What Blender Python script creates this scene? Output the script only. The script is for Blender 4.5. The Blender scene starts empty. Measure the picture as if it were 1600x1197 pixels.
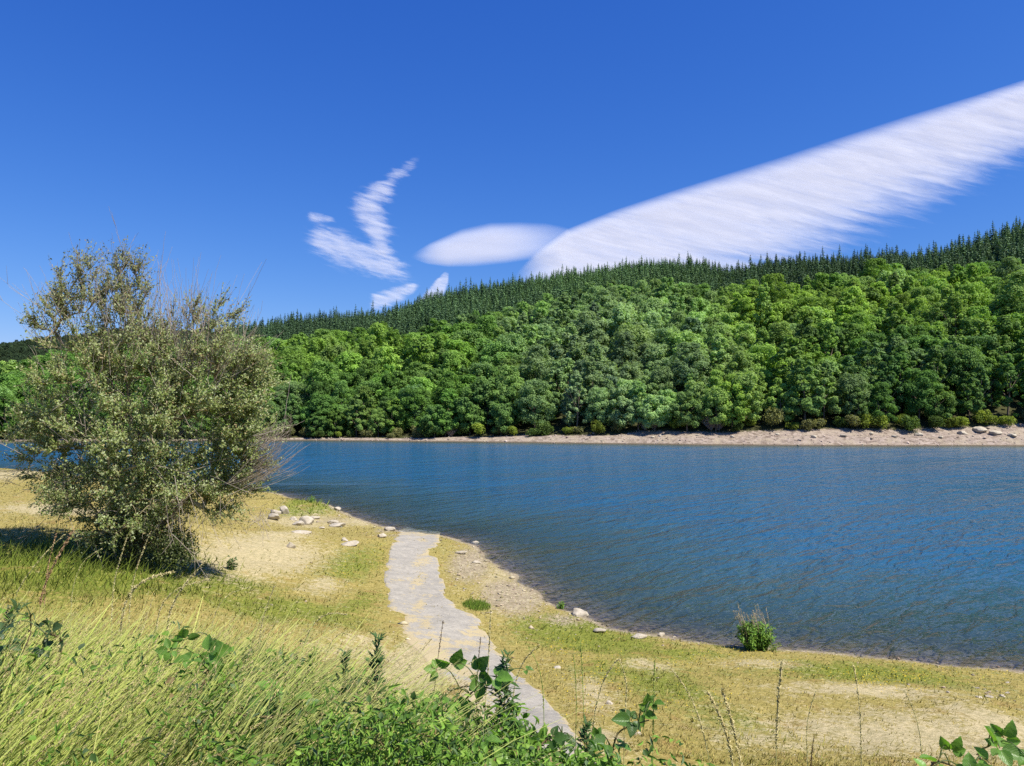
import bpy, math, random
import numpy as np
from mathutils import Vector, Matrix

S = bpy.context.scene
COL = S.collection
R = math.radians
rng = np.random.default_rng(7)
random.seed(7)

# ------------------------------------------------------------------ camera, sky, sun, exposure
EYE = 9.5                      # camera height above the lake (z = 0)
PITCH = R(1.52)
FPX = 1186.0                   # focal length in pixels of a 1600 px wide frame
cam_d = bpy.data.cameras.new('camera')
cam = bpy.data.objects.new('camera', cam_d)
COL.objects.link(cam)
cam.location = (0, 0, EYE)
cam.rotation_euler = (R(90) + PITCH, 0, 0)
cam_d.sensor_width = 36.0
cam_d.lens = 36.0 * FPX / 1600.0
cam_d.clip_start = 0.05
cam_d.clip_end = 60000
S.camera = cam

SUN_EL, SUN_AZ = R(56), R(118)          # azimuth clockwise from +Y
W = bpy.data.worlds.new('World')
S.world = W
W.use_nodes = True
wn = W.node_tree
wn.nodes.clear()
sky = wn.nodes.new('ShaderNodeTexSky')
sky.sky_type = 'NISHITA'
sky.sun_disc = False
sky.sun_elevation = SUN_EL
sky.sun_rotation = SUN_AZ
sky.altitude = 600
sky.air_density = 1.0
sky.dust_density = 0.3
sky.ozone_density = 3.0
sep = wn.nodes.new('ShaderNodeSeparateColor')          # the sky's own colour response: deep, saturated blue overhead
cmb = wn.nodes.new('ShaderNodeCombineColor')
for ch, (pw, am) in enumerate(((1.50, 0.53), (1.05, 0.48), (0.62, 0.665))):
    m0 = wn.nodes.new('ShaderNodeMath'); m0.operation = 'MULTIPLY'; m0.inputs[1].default_value = 0.11
    m1 = wn.nodes.new('ShaderNodeMath'); m1.operation = 'POWER'; m1.inputs[1].default_value = pw
    m2 = wn.nodes.new('ShaderNodeMath'); m2.operation = 'MULTIPLY'; m2.inputs[1].default_value = am / 0.11
    wn.links.new(sep.outputs[ch], m0.inputs[0]); wn.links.new(m0.outputs[0], m1.inputs[0])
    wn.links.new(m1.outputs[0], m2.inputs[0]); wn.links.new(m2.outputs[0], cmb.inputs[ch])
bgn = wn.nodes.new('ShaderNodeBackground')
bgn.inputs['Strength'].default_value = 0.11
wout = wn.nodes.new('ShaderNodeOutputWorld')
wn.links.new(sky.outputs[0], sep.inputs[0])
wn.links.new(cmb.outputs[0], bgn.inputs['Color'])
wn.links.new(bgn.outputs[0], wout.inputs['Surface'])

sun_d = bpy.data.lights.new('sun', 'SUN')
sun_d.energy = 4.6
sun_d.angle = R(0.53)
sun_d.color = (1.0, 0.945, 0.83)
sun = bpy.data.objects.new('sun', sun_d)
COL.objects.link(sun)
sdir = Vector((math.sin(SUN_AZ) * math.cos(SUN_EL), math.cos(SUN_AZ) * math.cos(SUN_EL), math.sin(SUN_EL)))
sun.rotation_euler = (-sdir).to_track_quat('-Z', 'Y').to_euler()
sun.location = (60, -20, 80)

S.view_settings.view_transform = 'Standard'
S.view_settings.look = 'None'
S.view_settings.exposure = 0.7
S.view_settings.gamma = 1.0
S.render.engine = 'CYCLES'
S.cycles.max_bounces = 7
S.cycles.diffuse_bounces = 3
S.cycles.glossy_bounces = 2
S.cycles.transmission_bounces = 4
S.cycles.transparent_max_bounces = 12
S.cycles.caustics_reflective = False
S.cycles.caustics_refractive = False
S.cycles.use_denoising = False
S.cycles.sample_clamp_direct = 1.0
S.cycles.sample_clamp_indirect = 2.0

# ------------------------------------------------------------------ helpers
def tag(o, label=None, cat=None, group=None, kind=None):
    if label: o['label'] = label
    if cat: o['category'] = cat
    if group: o['group'] = group
    if kind: o['kind'] = kind
    return o

def mesh(name, V, F, mats, attrs=None, mi=None, smooth=False):
    """V (n,3); F an (m,k) array or a list of such arrays."""
    V = np.asarray(V, dtype=np.float32).reshape(-1, 3)
    Fs = F if isinstance(F, list) else [F]
    Fs = [np.asarray(f, dtype=np.int32) for f in Fs if len(f)]
    me = bpy.data.meshes.new(name)
    me.vertices.add(len(V))
    me.vertices.foreach_set('co', V.ravel())
    if Fs:
        loops = np.concatenate([f.ravel() for f in Fs])
        sizes = np.concatenate([np.full(len(f), f.shape[1], np.int32) for f in Fs])
        starts = np.concatenate([[0], np.cumsum(sizes)[:-1]]).astype(np.int32)
        me.loops.add(len(loops))
        me.loops.foreach_set('vertex_index', loops)
        me.polygons.add(len(sizes))
        me.polygons.foreach_set('loop_start', starts)
        me.polygons.foreach_set('loop_total', sizes)
        if mi is not None:
            me.polygons.foreach_set('material_index', np.asarray(mi, np.int32))
        if smooth:
            me.polygons.foreach_set('use_smooth', np.ones(len(sizes), bool))
    for m in (mats if isinstance(mats, (list, tuple)) else [mats]):
        me.materials.append(m)
    for k, a in (attrs or {}).items():
        a = np.asarray(a, np.float32)
        if a.ndim == 1:
            at = me.attributes.new(k, 'FLOAT', 'POINT'); at.data.foreach_set('value', a)
        elif a.shape[1] == 3:
            at = me.attributes.new(k, 'FLOAT_VECTOR', 'POINT'); at.data.foreach_set('vector', a.ravel())
    me.update()
    return me

def obj(name, me, parent=None, loc=(0, 0, 0)):
    o = bpy.data.objects.new(name, me)
    COL.objects.link(o)
    o.location = loc
    if parent: o.parent = parent
    return o

def empty(name, loc, rz=0.0, sc=(1, 1, 1)):
    o = bpy.data.objects.new(name, None)
    COL.objects.link(o)
    o.location = loc; o.rotation_euler = (0, 0, rz); o.scale = sc
    o.empty_display_size = 0.3
    return o

def merge(parts):
    """parts: list of (V, [F...], attr dict). One V, F list, attrs."""
    V, F, A, n = [], [], {}, 0
    for v, f, a in parts:
        V.append(v)
        for q in (f if isinstance(f, list) else [f]):
            F.append(np.asarray(q) + n)
        for k, x in a.items(): A.setdefault(k, []).append(x)
        n += len(v)
    F3 = [f for f in F if f.shape[1] == 3]; F4 = [f for f in F if f.shape[1] == 4]
    out = []
    if F3: out.append(np.concatenate(F3))
    if F4: out.append(np.concatenate(F4))
    return np.concatenate(V), out, {k: np.concatenate(x) for k, x in A.items()}

def unit(a):
    return a / np.maximum(np.linalg.norm(a, axis=-1, keepdims=True), 1e-9)

def hash2(ix, iy, seed):
    h = (ix.astype(np.int64) * 374761393 + iy.astype(np.int64) * 668265263 + seed * 974634777) & 0xFFFFFFFF
    h = ((h ^ (h >> 13)) * 1274126177) & 0xFFFFFFFF
    return ((h ^ (h >> 16)) & 0xFFFF) / 65535.0

def vnoise(x, y, seed=0):
    ix, iy = np.floor(x), np.floor(y)
    fx, fy = x - ix, y - iy
    fx = fx * fx * (3 - 2 * fx); fy = fy * fy * (3 - 2 * fy)
    a = hash2(ix, iy, seed); b = hash2(ix + 1, iy, seed)
    c = hash2(ix, iy + 1, seed); d = hash2(ix + 1, iy + 1, seed)
    return (a + (b - a) * fx) * (1 - fy) + (c + (d - c) * fx) * fy

def fbm(x, y, seed=0, octv=4):
    s, a, t = 0, 1.0, 0
    for i in range(octv):
        s = s + a * vnoise(x * 2 ** i + 17.3 * i, y * 2 ** i - 9.1 * i, seed + i)
        t += a; a *= 0.5
    return s / t

def sstep(a, b, x):
    t = np.clip((x - a) / (b - a), 0, 1)
    return t * t * (3 - 2 * t)

def rhombs(C, N, L, Wd, U=None, fold=0.0):
    """leaf shaped quads: centres C, normals N, length L, width Wd, optional long-axis hint U."""
    n = len(C)
    if U is None: U = rng.normal(size=(n, 3))
    T = unit(U - N * np.sum(U * N, 1, keepdims=True))
    B = np.cross(N, T)
    L = np.broadcast_to(np.asarray(L, float), (n,))[:, None] * 0.5
    Wd = np.broadcast_to(np.asarray(Wd, float), (n,))[:, None] * 0.5
    V = np.stack([C - T * L, C + B * Wd + T * L * 0.1 + N * Wd * fold, C + T * L, C - B * Wd + T * L * 0.1 + N * Wd * fold], 1).reshape(-1, 3)
    F = np.arange(4 * n).reshape(-1, 4)
    return V, F

def tubes(P, Rad, sides=4):
    """P (n,k,3) paths, Rad (n,k) radii -> quads."""
    n, k, _ = P.shape
    T = np.gradient(P, axis=1)
    T = unit(T)
    ref = np.where(np.abs(T[:, :, 2:3]) > 0.9, np.array([1.0, 0, 0]), np.array([0, 0, 1.0]))
    A = unit(np.cross(T, ref)); B = np.cross(T, A)
    ang = np.arange(sides) * 2 * np.pi / sides
    ring = A[:, :, None, :] * np.cos(ang)[None, None, :, None] + B[:, :, None, :] * np.sin(ang)[None, None, :, None]
    V = P[:, :, None, :] + ring * Rad[:, :, None, None]
    idx = np.arange(n * k * sides).reshape(n, k, sides)
    a = idx[:, :-1, :]; b = idx[:, 1:, :]
    F = np.stack([a, np.roll(a, -1, 2), np.roll(b, -1, 2), b], -1).reshape(-1, 4)
    return V.reshape(-1, 3), F

# ------------------------------------------------------------------ the lie of the land
SH = np.array([(-260, 140), (-160, 128), (-120, 117), (-68.8, 102), (-45, 93), (-25, 80.5), (-16, 68), (-8.5, 56.6), (-5.1, 55), (-2.6, 51),
               (-0.6, 44.5), (1.8, 36.6), (4.2, 32.3), (6.5, 31), (8.9, 30), (11.8, 29.3), (14.4, 28.5), (18.3, 27.1), (26, 24.5),
               (40, 18), (90, -2), (160, -30), (300, -80)], float)

def shore_d(x, y):
    """signed distance to the near waterline, positive on land."""
    x = np.asarray(x, float); y = np.asarray(y, float)
    best = np.full(x.shape, 1e9)
    for (ax, ay), (bx, by) in zip(SH[:-1], SH[1:]):
        dx, dy = bx - ax, by - ay
        t = np.clip(((x - ax) * dx + (y - ay) * dy) / (dx * dx + dy * dy), 0, 1)
        best = np.minimum(best, np.hypot(x - ax - t * dx, y - ay - t * dy))
    ys = np.interp(x, SH[:, 0], SH[:, 1])
    return np.where(y < ys, best, -best)

def smin(a, b, k):
    h = np.clip(0.5 + 0.5 * (b - a) / k, 0, 1)
    return b * (1 - h) + a * h - k * h * (1 - h)

def ground_z(x, y):
    x = np.asarray(x, float); y = np.asarray(y, float)
    d = shore_d(x, y)
    d = d + 0.7 * (vnoise(x * 0.45, y * 0.45, 3) - 0.5) + 0.35 * (vnoise(x * 1.3, y * 1.3, 4) - 0.5)
    dp = np.maximum(d, 0)
    land = smin(0.085 * dp + 0.0045 * dp * dp, 3.4 + 0.01 * dp, 0.9)
    land = land + sstep(0, 6, dp) * (0.5 * (fbm(x * 0.12, y * 0.12, 5, 3) - 0.5) + 0.12 * (vnoise(x * 0.7, y * 0.7, 8) - 0.5))
    land = land + 0.55 * np.exp(-(((x + 19.5) / 4.5) ** 2 + ((y - 68.5) / 3.2) ** 2))     # grassy knoll at the water
    bed = np.maximum(0.14 * d, -6 + 0.01 * d)
    z = np.where(d > 0, land, bed)
    ye = np.clip(2.6 - 0.36 * x, 1.5, 3.8)
    t = (y - ye) * 3.0
    sp = np.where(t > 30, t, np.log1p(np.exp(np.minimum(t, 30)))) / 3.0
    bank = 8.05 - 0.74 * sp + 0.25 * (vnoise(x * 0.9, y * 0.9, 21) - 0.5) * sstep(0, 1, sp)
    return -smin(-z, -bank, 0.8)

def ray(px, py):
    u = (px - 800.0) / FPX; v = (598.5 - py) / FPX
    c, s = math.cos(PITCH), math.sin(PITCH)
    return np.array([u, c - v * s, s + v * c])

def gpt(px, py):
    """where the line of sight through photo pixel (px, py) meets the near ground."""
    d = ray(px, py)
    t = np.concatenate([np.arange(1.5, 40, 0.05), np.arange(40, 140, 0.1)])
    P = np.array([0, 0, EYE]) + d[None] * t[:, None]
    below = P[:, 2] < np.maximum(ground_z(P[:, 0], P[:, 1]), 0.0)
    # skip the bank right under the lens: everything traced lies beyond it
    below &= P[:, 1] > 14
    i = int(np.argmax(below)) if below.any() else len(t) - 1
    return P[i, 0], P[i, 1], float(ground_z(P[i:i + 1, 0], P[i:i + 1, 1])[0])

def proj(x, y, z):
    c, s = math.cos(PITCH), math.sin(PITCH)
    zz = z - EYE
    f = y * c + zz * s; v = (-y * s + zz * c) / f
    return 800 + FPX * x / f, 598.5 - FPX * v

HP = np.array([-500, 0, 150, 300, 380, 480, 600, 690, 770, 860, 1000, 1250, 1450, 1600, 2100], float)
H_SKY = np.array([610, 592, 560, 522, 507, 494, 485, 459, 446, 430, 408, 403, 394, 352, 300], float)
H_R = np.array([430, 420, 425, 430, 435, 440, 455, 465, 468, 470, 460, 420, 365, 335, 300], float)
H_S = np.array([188, 187, 188, 190, 192, 194, 190, 187, 184, 181, 176, 169, 168, 168, 160], float)
H_B = np.array([.5, .5, .5, .5, .5, .55, .7, .9, 1.2, 1.5, 1.8, 2.3, 2.6, 3.0, 3.4], float)
H_W = np.array([3.2, 3.2, 3.2, 3.2, 3.2, 3.4, 3.8, 4.4, 5.2, 6.0, 7.5, 8.5, 8.5, 8.5, 8.5], float)     # width of the bare bank

def far_params(x, y):
    p = 800 + FPX * x / np.maximum(y, 20)
    sk, rr, ss, bb = (np.interp(p, HP, t) for t in (H_SKY, H_R, H_S, H_B))
    ss = ss + 2.5 * (vnoise(x * 0.05, y * 0 + 1.5, 31) - 0.5) + 1.2 * (vnoise(x * 0.2, y * 0 + 3.5, 32) - 0.5)
    hr = EYE + (629.5 - sk) / FPX * rr - 13.8
    return p, rr, ss, bb, hr

def hill_z(x, y):
    x = np.asarray(x, float); y = np.asarray(y, float)
    p, rr, ss, bb, hr = far_params(x, y)
    e = y - ss
    wb = np.interp(p, HP, H_W)
    bank = bb * sstep(-2.5, wb - 1, e) * np.clip(e / 3, 0, 1)
    t = np.clip((y - ss - 6) / (rr - ss - 6), 0, 1)
    g = 0.55 * t + 0.45 * np.sin(t * np.pi / 2)
    z = bank + (hr - bb) * g
    z = z - np.maximum(y - rr, 0) * 0.22
    z = z + sstep(15, 70, e) * (9 * (fbm(x / 75, y / 75, 40, 3) - 0.5))
    gul = np.exp(-((p - 1110 - (y - 250) * 0.25) / 45) ** 2) * sstep(30, 90, e) * 5
    z = z - gul
    return np.where(e > 0, z, np.maximum(0.25 * e, -6))

# ------------------------------------------------------------------ materials
class NT:
    def __init__(s, name):
        s.m = bpy.data.materials.new(name); s.m.use_nodes = True
        s.t = s.m.node_tree; s.t.nodes.clear()
        s.out = s.n('ShaderNodeOutputMaterial')
    def n(s, typ, **kw):
        nd = s.t.nodes.new(typ)
        for k, v in kw.items():
            if k.startswith('i_'):
                nd.inputs[k[2:].replace('_', ' ')].default_value = v
            else: setattr(nd, k, v)
        return nd
    def l(s, a, b): s.t.links.new(a, b)
    def val(s, x, sock):
        if hasattr(x, 'is_linked') or hasattr(x, 'links'): s.l(x, sock)
        else: sock.default_value = x
    def math(s, op, a, b=0.5, c=None, clamp=False):
        nd = s.n('ShaderNodeMath', operation=op, use_clamp=clamp)
        s.val(a, nd.inputs[0]); s.val(b, nd.inputs[1])
        if c is not None: s.val(c, nd.inputs[2])
        return nd.outputs[0]
    def mix(s, f, a, b, blend='MIX'):
        nd = s.n('ShaderNodeMix', data_type='RGBA', blend_type=blend)
        s.val(f, nd.inputs[0])
        for x, k in ((a, 6), (b, 7)):
            if isinstance(x, tuple): nd.inputs[k].default_value = (*x, 1)[:4]
            else: s.l(x, nd.inputs[k])
        return nd.outputs[2]
    def attr(s, name, typ='GEOMETRY'):
        return s.n('ShaderNodeAttribute', attribute_name=name, attribute_type=typ)
    def noise(s, vec, scale, detail=4, rough=0.55, dist=0.0):
        nd = s.n('ShaderNodeTexNoise', noise_dimensions='3D')
        nd.inputs['Scale'].default_value = scale; nd.inputs['Detail'].default_value = detail
        nd.inputs['Roughness'].default_value = rough; nd.inputs['Distortion'].default_value = dist
        if vec is not None: s.l(vec, nd.inputs['Vector'])
        return nd.outputs[0]
    def mapr(s, x, a, b, c=0.0, d=1.0, smooth=False):
        nd = s.n('ShaderNodeMapRange', interpolation_type='SMOOTHSTEP' if smooth else 'LINEAR')
        s.val(x, nd.inputs[0])
        for i, v in enumerate((a, b, c, d)): nd.inputs[i + 1].default_value = v
        return nd.outputs[0]
    def pos(s): return s.n('ShaderNodeNewGeometry').outputs['Position']
    def scaled(s, vec, sc, rot=(0, 0, 0)):
        nd = s.n('ShaderNodeMapping'); s.l(vec, nd.inputs[0])
        nd.inputs['Scale'].default_value = sc; nd.inputs['Rotation'].default_value = rot
        return nd.outputs[0]
    def rotscaled(s, vec, ang, sc):
        return s.scaled(s.scaled(vec, (1, 1, 1), (0, 0, R(ang))), sc)
    def pbsdf(s, col, rough=0.6, spec=0.3):
        b = s.n('ShaderNodeBsdfPrincipled')
        if isinstance(col, tuple): b.inputs['Base Color'].default_value = (*col, 1)
        else: s.l(col, b.inputs['Base Color'])
        s.val(rough, b.inputs['Roughness']); b.inputs['Specular IOR Level'].default_value = spec
        return b
    def bump(s, h, strength, dist=0.05):
        nd = s.n('ShaderNodeBump'); nd.inputs['Strength'].default_value = strength
        nd.inputs['Distance'].default_value = dist
        s.l(h, nd.inputs['Height']); return nd.outputs[0]
    def surf(s, sh): s.l(sh, s.out.inputs['Surface']); return s.m

def leafy(t, col, trans=0.3, rough=0.5, spec=0.35, tboost=(1.25, 1.3, 0.6), up=0.0):
    b = t.pbsdf(col, rough, spec)
    tr = t.n('ShaderNodeBsdfTranslucent')
    if up:                       # round stems and rolled blades catch light from above whatever way the ribbon faces
        g = t.n('ShaderNodeNewGeometry')
        a = t.n('ShaderNodeVectorMath', operation='SCALE'); t.l(g.outputs['Normal'], a.inputs[0]); a.inputs['Scale'].default_value = 1 - up
        c = t.n('ShaderNodeVectorMath', operation='ADD'); t.l(a.outputs[0], c.inputs[0]); c.inputs[1].default_value = (0, 0, up)
        d = t.n('ShaderNodeVectorMath', operation='NORMALIZE'); t.l(c.outputs[0], d.inputs[0])
        t.l(d.outputs[0], b.inputs['Normal']); t.l(d.outputs[0], tr.inputs['Normal'])
    t.l(t.mix(1.0, col, tboost, 'MULTIPLY'), tr.inputs['Color'])
    mx = t.n('ShaderNodeMixShader'); mx.inputs[0].default_value = trans
    t.l(b.outputs[0], mx.inputs[1]); t.l(tr.outputs[0], mx.inputs[2])
    return t.surf(mx.outputs[0])

def mat_tinted(name, trans=0.28, rough=0.5, spec=0.3):
    """foliage whose hue is each tree's own (property «tint») with clump-to-clump variation."""
    t = NT(name)
    tint = t.attr('tint', 'INSTANCER').outputs['Color']
    v = t.attr('var').outputs['Fac']
    col = t.mix(1.0, tint, t.mix(v, (0.62, 0.66, 0.75), (1.45, 1.36, 1.2)), 'MULTIPLY')
    return leafy(t, col, trans, rough, spec)

def mat_vcol(name, trans=0.3, rough=0.55, spec=0.3, up=0.0):
    t = NT(name)
    return leafy(t, t.attr('col').outputs['Color'], trans, rough, spec, up=up)

def mat_bark(name, a, b, scale=14):
    t = NT(name)
    n = t.noise(t.scaled(t.pos(), (1, 1, 0.3)), scale, 5, 0.65)
    c = t.mix(t.mapr(n, 0.3, 0.7), a, b)
    p = t.pbsdf(c, 0.85, 0.15)
    t.l(t.bump(n, 0.6, 0.02), p.inputs['Normal'])
    return t.surf(p.outputs[0])

M = {}
M['leaf'] = mat_tinted('broadleaf_foliage', 0.34, 0.6, 0.12)
M['needle'] = mat_tinted('conifer_needles', 0.12, 0.6, 0.2)
M['col'] = mat_vcol('leaf_and_blade', 0.32, 0.55, 0.25, 0.25)
M['grass'] = mat_vcol('grass_blades', 0.46, 0.7, 0.1, 0.55)
M['bark'] = mat_bark('grey_brown_bark', (0.10, 0.075, 0.055), (0.22, 0.18, 0.14))
M['dead'] = mat_bark('bare_grey_twigs', (0.30, 0.245, 0.20), (0.46, 0.39, 0.33), 6)
M['twig'] = mat_bark('olive_twigs', (0.22, 0.185, 0.10), (0.42, 0.36, 0.22), 6)
M['willow'] = mat_vcol('willow_leaves', 0.40, 0.5, 0.3, 0.35)

# rock
t = NT('pale_rock')
pp = t.pos()
n1 = t.noise(pp, 3.0, 6, 0.65); n2 = t.noise(pp, 22.0, 5, 0.7)
c = t.mix(t.mapr(n1, 0.35, 0.7), (0.36, 0.31, 0.23), (0.56, 0.50, 0.40))
c = t.mix(t.mapr(n2, 0.52, 0.72), c, (0.27, 0.24, 0.195))
p = t.pbsdf(c, 0.9, 0.15)
t.l(t.bump(n2, 0.7, 0.04), p.inputs['Normal'])
M['rock'] = t.surf(p.outputs[0])

# loose stones
t = NT('loose_stones')
c = t.attr('col').outputs['Color']
n2 = t.noise(t.pos(), 30.0, 4, 0.7)
c = t.mix(1.0, c, t.mix(n2, (0.75, 0.75, 0.75), (1.2, 1.2, 1.2)), 'MULTIPLY')
M['stone'] = t.surf(t.pbsdf(c, 0.9, 0.15).outputs[0])

# ground of the near shore
t = NT('shore_ground')
pp = t.pos()
sand = t.attr('sand').outputs['Fac']; green = t.attr('green').outputs['Fac']
stone = t.attr('stone').outputs['Fac']; dep = t.attr('depth').outputs['Fac']
nf = t.noise(pp, 2.3, 6, 0.7); nm = t.noise(pp, 9.0, 6, 0.75); ns = t.noise(pp, 38.0, 3, 0.7)
straw = t.mix(t.mapr(nm, 0.3, 0.7), (0.215, 0.165, 0.046), (0.37, 0.305, 0.105))
lush = t.mix(t.mapr(nm, 0.32, 0.66), (0.10, 0.125, 0.018), (0.235, 0.24, 0.046))
gm = t.math('ADD', green, t.mapr(nf, 0.25, 0.75, -0.45, 0.45))
c = t.mix(t.mapr(gm, 0.35, 0.65), straw, lush)
rust = t.math('MULTIPLY', t.mapr(t.noise(pp, 0.8, 4, 0.6), 0.56, 0.68), 0.5)
c = t.mix(rust, c, (0.26, 0.15, 0.06))
dirt = t.mix(t.mapr(t.math('ADD', t.math('MULTIPLY', ns, .6), t.math('MULTIPLY', nm, .4)), 0.34, 0.62), (0.27, 0.215, 0.11), (0.49, 0.41, 0.25))
sm = t.math('ADD', sand, t.math('ADD', t.mapr(nf, 0.25, 0.75, -0.55, 0.55), t.mapr(nm, 0.3, 0.7, -0.35, 0.35)))
c = t.mix(t.mapr(sm, 0.30, 0.78), c, dirt)
vor = t.n('ShaderNodeTexVoronoi', feature='F1'); vor.inputs['Scale'].default_value = 5.0
t.l(pp, vor.inputs['Vector'])
vb = t.n('ShaderNodeSeparateColor'); t.l(vor.outputs['Color'], vb.inputs[0])
grav = t.mix(vb.outputs[0], (0.22, 0.175, 0.105), (0.47, 0.40, 0.27))
grav = t.mix(t.mapr(vor.outputs['Distance'], 0.35, 0.6), grav, (0.30, 0.24, 0.17))
smk = t.math('ADD', stone, t.mapr(nm, 0.25, 0.75, -0.4, 0.4))
c = t.mix(t.mapr(smk, 0.4, 0.6), c, grav)
wet = t.mix(vb.outputs[1], (0.055, 0.045, 0.036), (0.21, 0.17, 0.135))
c = t.mix(1.0, c, t.mix(t.mapr(t.noise(pp, 4.5, 5, 0.75), 0.34, 0.62), (0.80, 0.84, 0.74), (1.22, 1.22, 1.18)), 'MULTIPLY')
c = t.mix(t.mapr(dep, -0.05, 0.03), wet, c)
p = t.pbsdf(c, 0.92, 0.1)
hgt = t.math('ADD', t.math('MULTIPLY', nm, 0.6), t.math('MULTIPLY', ns, 0.4))
t.l(t.bump(hgt, 0.6, 0.12), p.inputs['Normal'])
M['ground'] = t.surf(p.outputs[0])

# the old tarmac of the boat ramp
t = NT('worn_tarmac')
pp = t.pos()
n1 = t.noise(pp, 0.9, 5, 0.6); n2 = t.noise(pp, 6, 6, 0.7); n3 = t.noise(pp, 55, 3, 0.7)
c = t.mix(t.mapr(n2, 0.3, 0.7), (0.275, 0.255, 0.215), (0.40, 0.375, 0.325))
c = t.mix(t.mapr(n3, 0.48, 0.75), c, (0.22, 0.205, 0.18))
c = t.mix(1.0, c, t.mix(t.mapr(t.noise(pp, 1.3, 7, 0.75), 0.36, 0.62), (0.88, 0.875, 0.865), (1.20, 1.175, 1.13)), 'MULTIPLY')
crk = t.n('ShaderNodeTexVoronoi', feature='DISTANCE_TO_EDGE'); crk.inputs['Scale'].default_value = 0.9
wv = t.n('ShaderNodeVectorMath', operation='ADD'); t.l(pp, wv.inputs[0])
nv = t.n('ShaderNodeTexNoise'); nv.inputs['Scale'].default_value = 2.5; nv.inputs['Detail'].default_value = 5; t.l(pp, nv.inputs['Vector'])
t.l(nv.outputs['Color'], wv.inputs[1]); t.l(wv.outputs[0], crk.inputs['Vector'])
c = t.mix(t.math('MULTIPLY', t.mapr(crk.outputs['Distance'], 0.005, 0.03, 1, 0), 0.16), c, (0.15, 0.14, 0.125))
dusty = t.math('ADD', t.attr('sand').outputs['Fac'], t.math('ADD', t.mapr(n1, 0.3, 0.7, -0.5, 0.5), t.mapr(n2, 0.3, 0.7, -0.4, 0.4)))
dirt = t.mix(t.mapr(n3, 0.3, 0.7), (0.36, 0.29, 0.16), (0.49, 0.41, 0.25))
c = t.mix(t.mapr(dusty, 0.45, 0.62), c, dirt)
p = t.pbsdf(c, 0.9, 0.15)
t.l(t.bump(t.math('ADD', n3, n2), 0.5, 0.03), p.inputs['Normal'])
M['tarmac'] = t.surf(p.outputs[0])

# far shore: gravel bank below, forest floor above
t = NT('hillside_soil')
pp = t.pos()
sp = t.n('ShaderNodeSeparateXYZ'); t.l(pp, sp.inputs[0])
n1 = t.noise(pp, 0.35, 6, 0.7); n2 = t.noise(pp, 1.6, 6, 0.75)
vor = t.n('ShaderNodeTexVoronoi', feature='F1'); vor.inputs['Scale'].default_value = 1.4
t.l(t.scaled(pp, (1, 1, 1.6)), vor.inputs['Vector'])
vb = t.n('ShaderNodeSeparateColor'); t.l(vor.outputs['Color'], vb.inputs[0])
grav = t.mix(vb.outputs[0], (0.18, 0.138, 0.108), (0.40, 0.325, 0.27))
grav = t.mix(t.mapr(n1, 0.45, 0.65), grav, (0.37, 0.305, 0.225))
soil = t.mix(n2, (0.035, 0.045, 0.015), (0.09, 0.085, 0.04))
w = t.attr('wood').outputs['Fac']
c = t.mix(t.mapr(t.math('ADD', w, t.mapr(n2, 0.3, 0.7, -0.3, 0.3)), 0.4, 0.6), grav, soil)
c = t.mix(t.mapr(sp.outputs[2], 0.12, 0.3, 1, 0), c, (0.13, 0.105, 0.075))
p = t.pbsdf(c, 0.95, 0.1)
t.l(t.bump(n2, 0.8, 0.4), p.inputs['Normal'])
M['hill'] = t.surf(p.outputs[0])

# the lake: sky mirrored by wind ripples over a blue body that clears towards the shore
t = NT('lake_water')
pp = t.pos()
dep = t.attr('depth').outputs['Fac']
q1 = t.rotscaled(pp, -52, (0.42, 1.3, 1))
q2 = t.rotscaled(pp, -30, (0.9, 2.0, 1))
q3 = t.rotscaled(pp, -40, (0.10, 0.36, 1))
w1 = t.noise(q1, 1.1, 2, 0.5, 0.7); w2 = t.noise(q2, 3.0, 1, 0.5, 0.5); w3 = t.noise(q3, 1.0, 3, 0.5, 0.8)
calm = t.mapr(t.noise(t.rotscaled(pp, -35, (0.025, 0.09, 1)), 1.0, 3, 0.5), 0.3, 0.7, 0.5, 1.35)
h = t.math('ADD', t.math('MULTIPLY', w1, 0.8), t.math('ADD', t.math('MULTIPLY', w2, 0.10), t.math('MULTIPLY', w3, 1.5)))
h = t.math('MULTIPLY', h, calm)
bm = t.bump(h, 1.0, 0.44)
fr = t.n('ShaderNodeFresnel'); fr.inputs['IOR'].default_value = 1.333; t.l(bm, fr.inputs['Normal'])
gl = t.n('ShaderNodeBsdfGlossy'); gl.inputs['Roughness'].default_value = 0.11
gl.inputs['Color'].default_value = (0.85, 0.95, 1, 1); t.l(bm, gl.inputs['Normal'])
body = t.n('ShaderNodeBsdfDiffuse'); t.l(bm, body.inputs['Normal'])
t.l(t.mix(t.mapr(dep, 0.2, 3.0), (0.046, 0.098, 0.10), (0.016, 0.086, 0.172)), body.inputs['Color'])
clr = t.n('ShaderNodeBsdfTransparent')
t.l(t.mix(t.mapr(dep, 0.0, 0.5), (0.95, 0.95, 0.95), (0.62, 0.74, 0.78)), clr.inputs['Color'])
ms = t.n('ShaderNodeMixShader')
t.l(t.mapr(t.math('POWER', 2.718, t.math('MULTIPLY', dep, -0.85)), 0, 1, 1, 0), ms.inputs[0])
t.l(clr.outputs[0], ms.inputs[1]); t.l(body.outputs[0], ms.inputs[2])
mf = t.n('ShaderNodeMixShader')
t.l(t.math('MULTIPLY', fr.outputs[0], 0.72, clamp=True), mf.inputs[0]); t.l(ms.outputs[0], mf.inputs[1]); t.l(gl.outputs[0], mf.inputs[2])
M['water'] = t.surf(mf.outputs[0])

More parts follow.
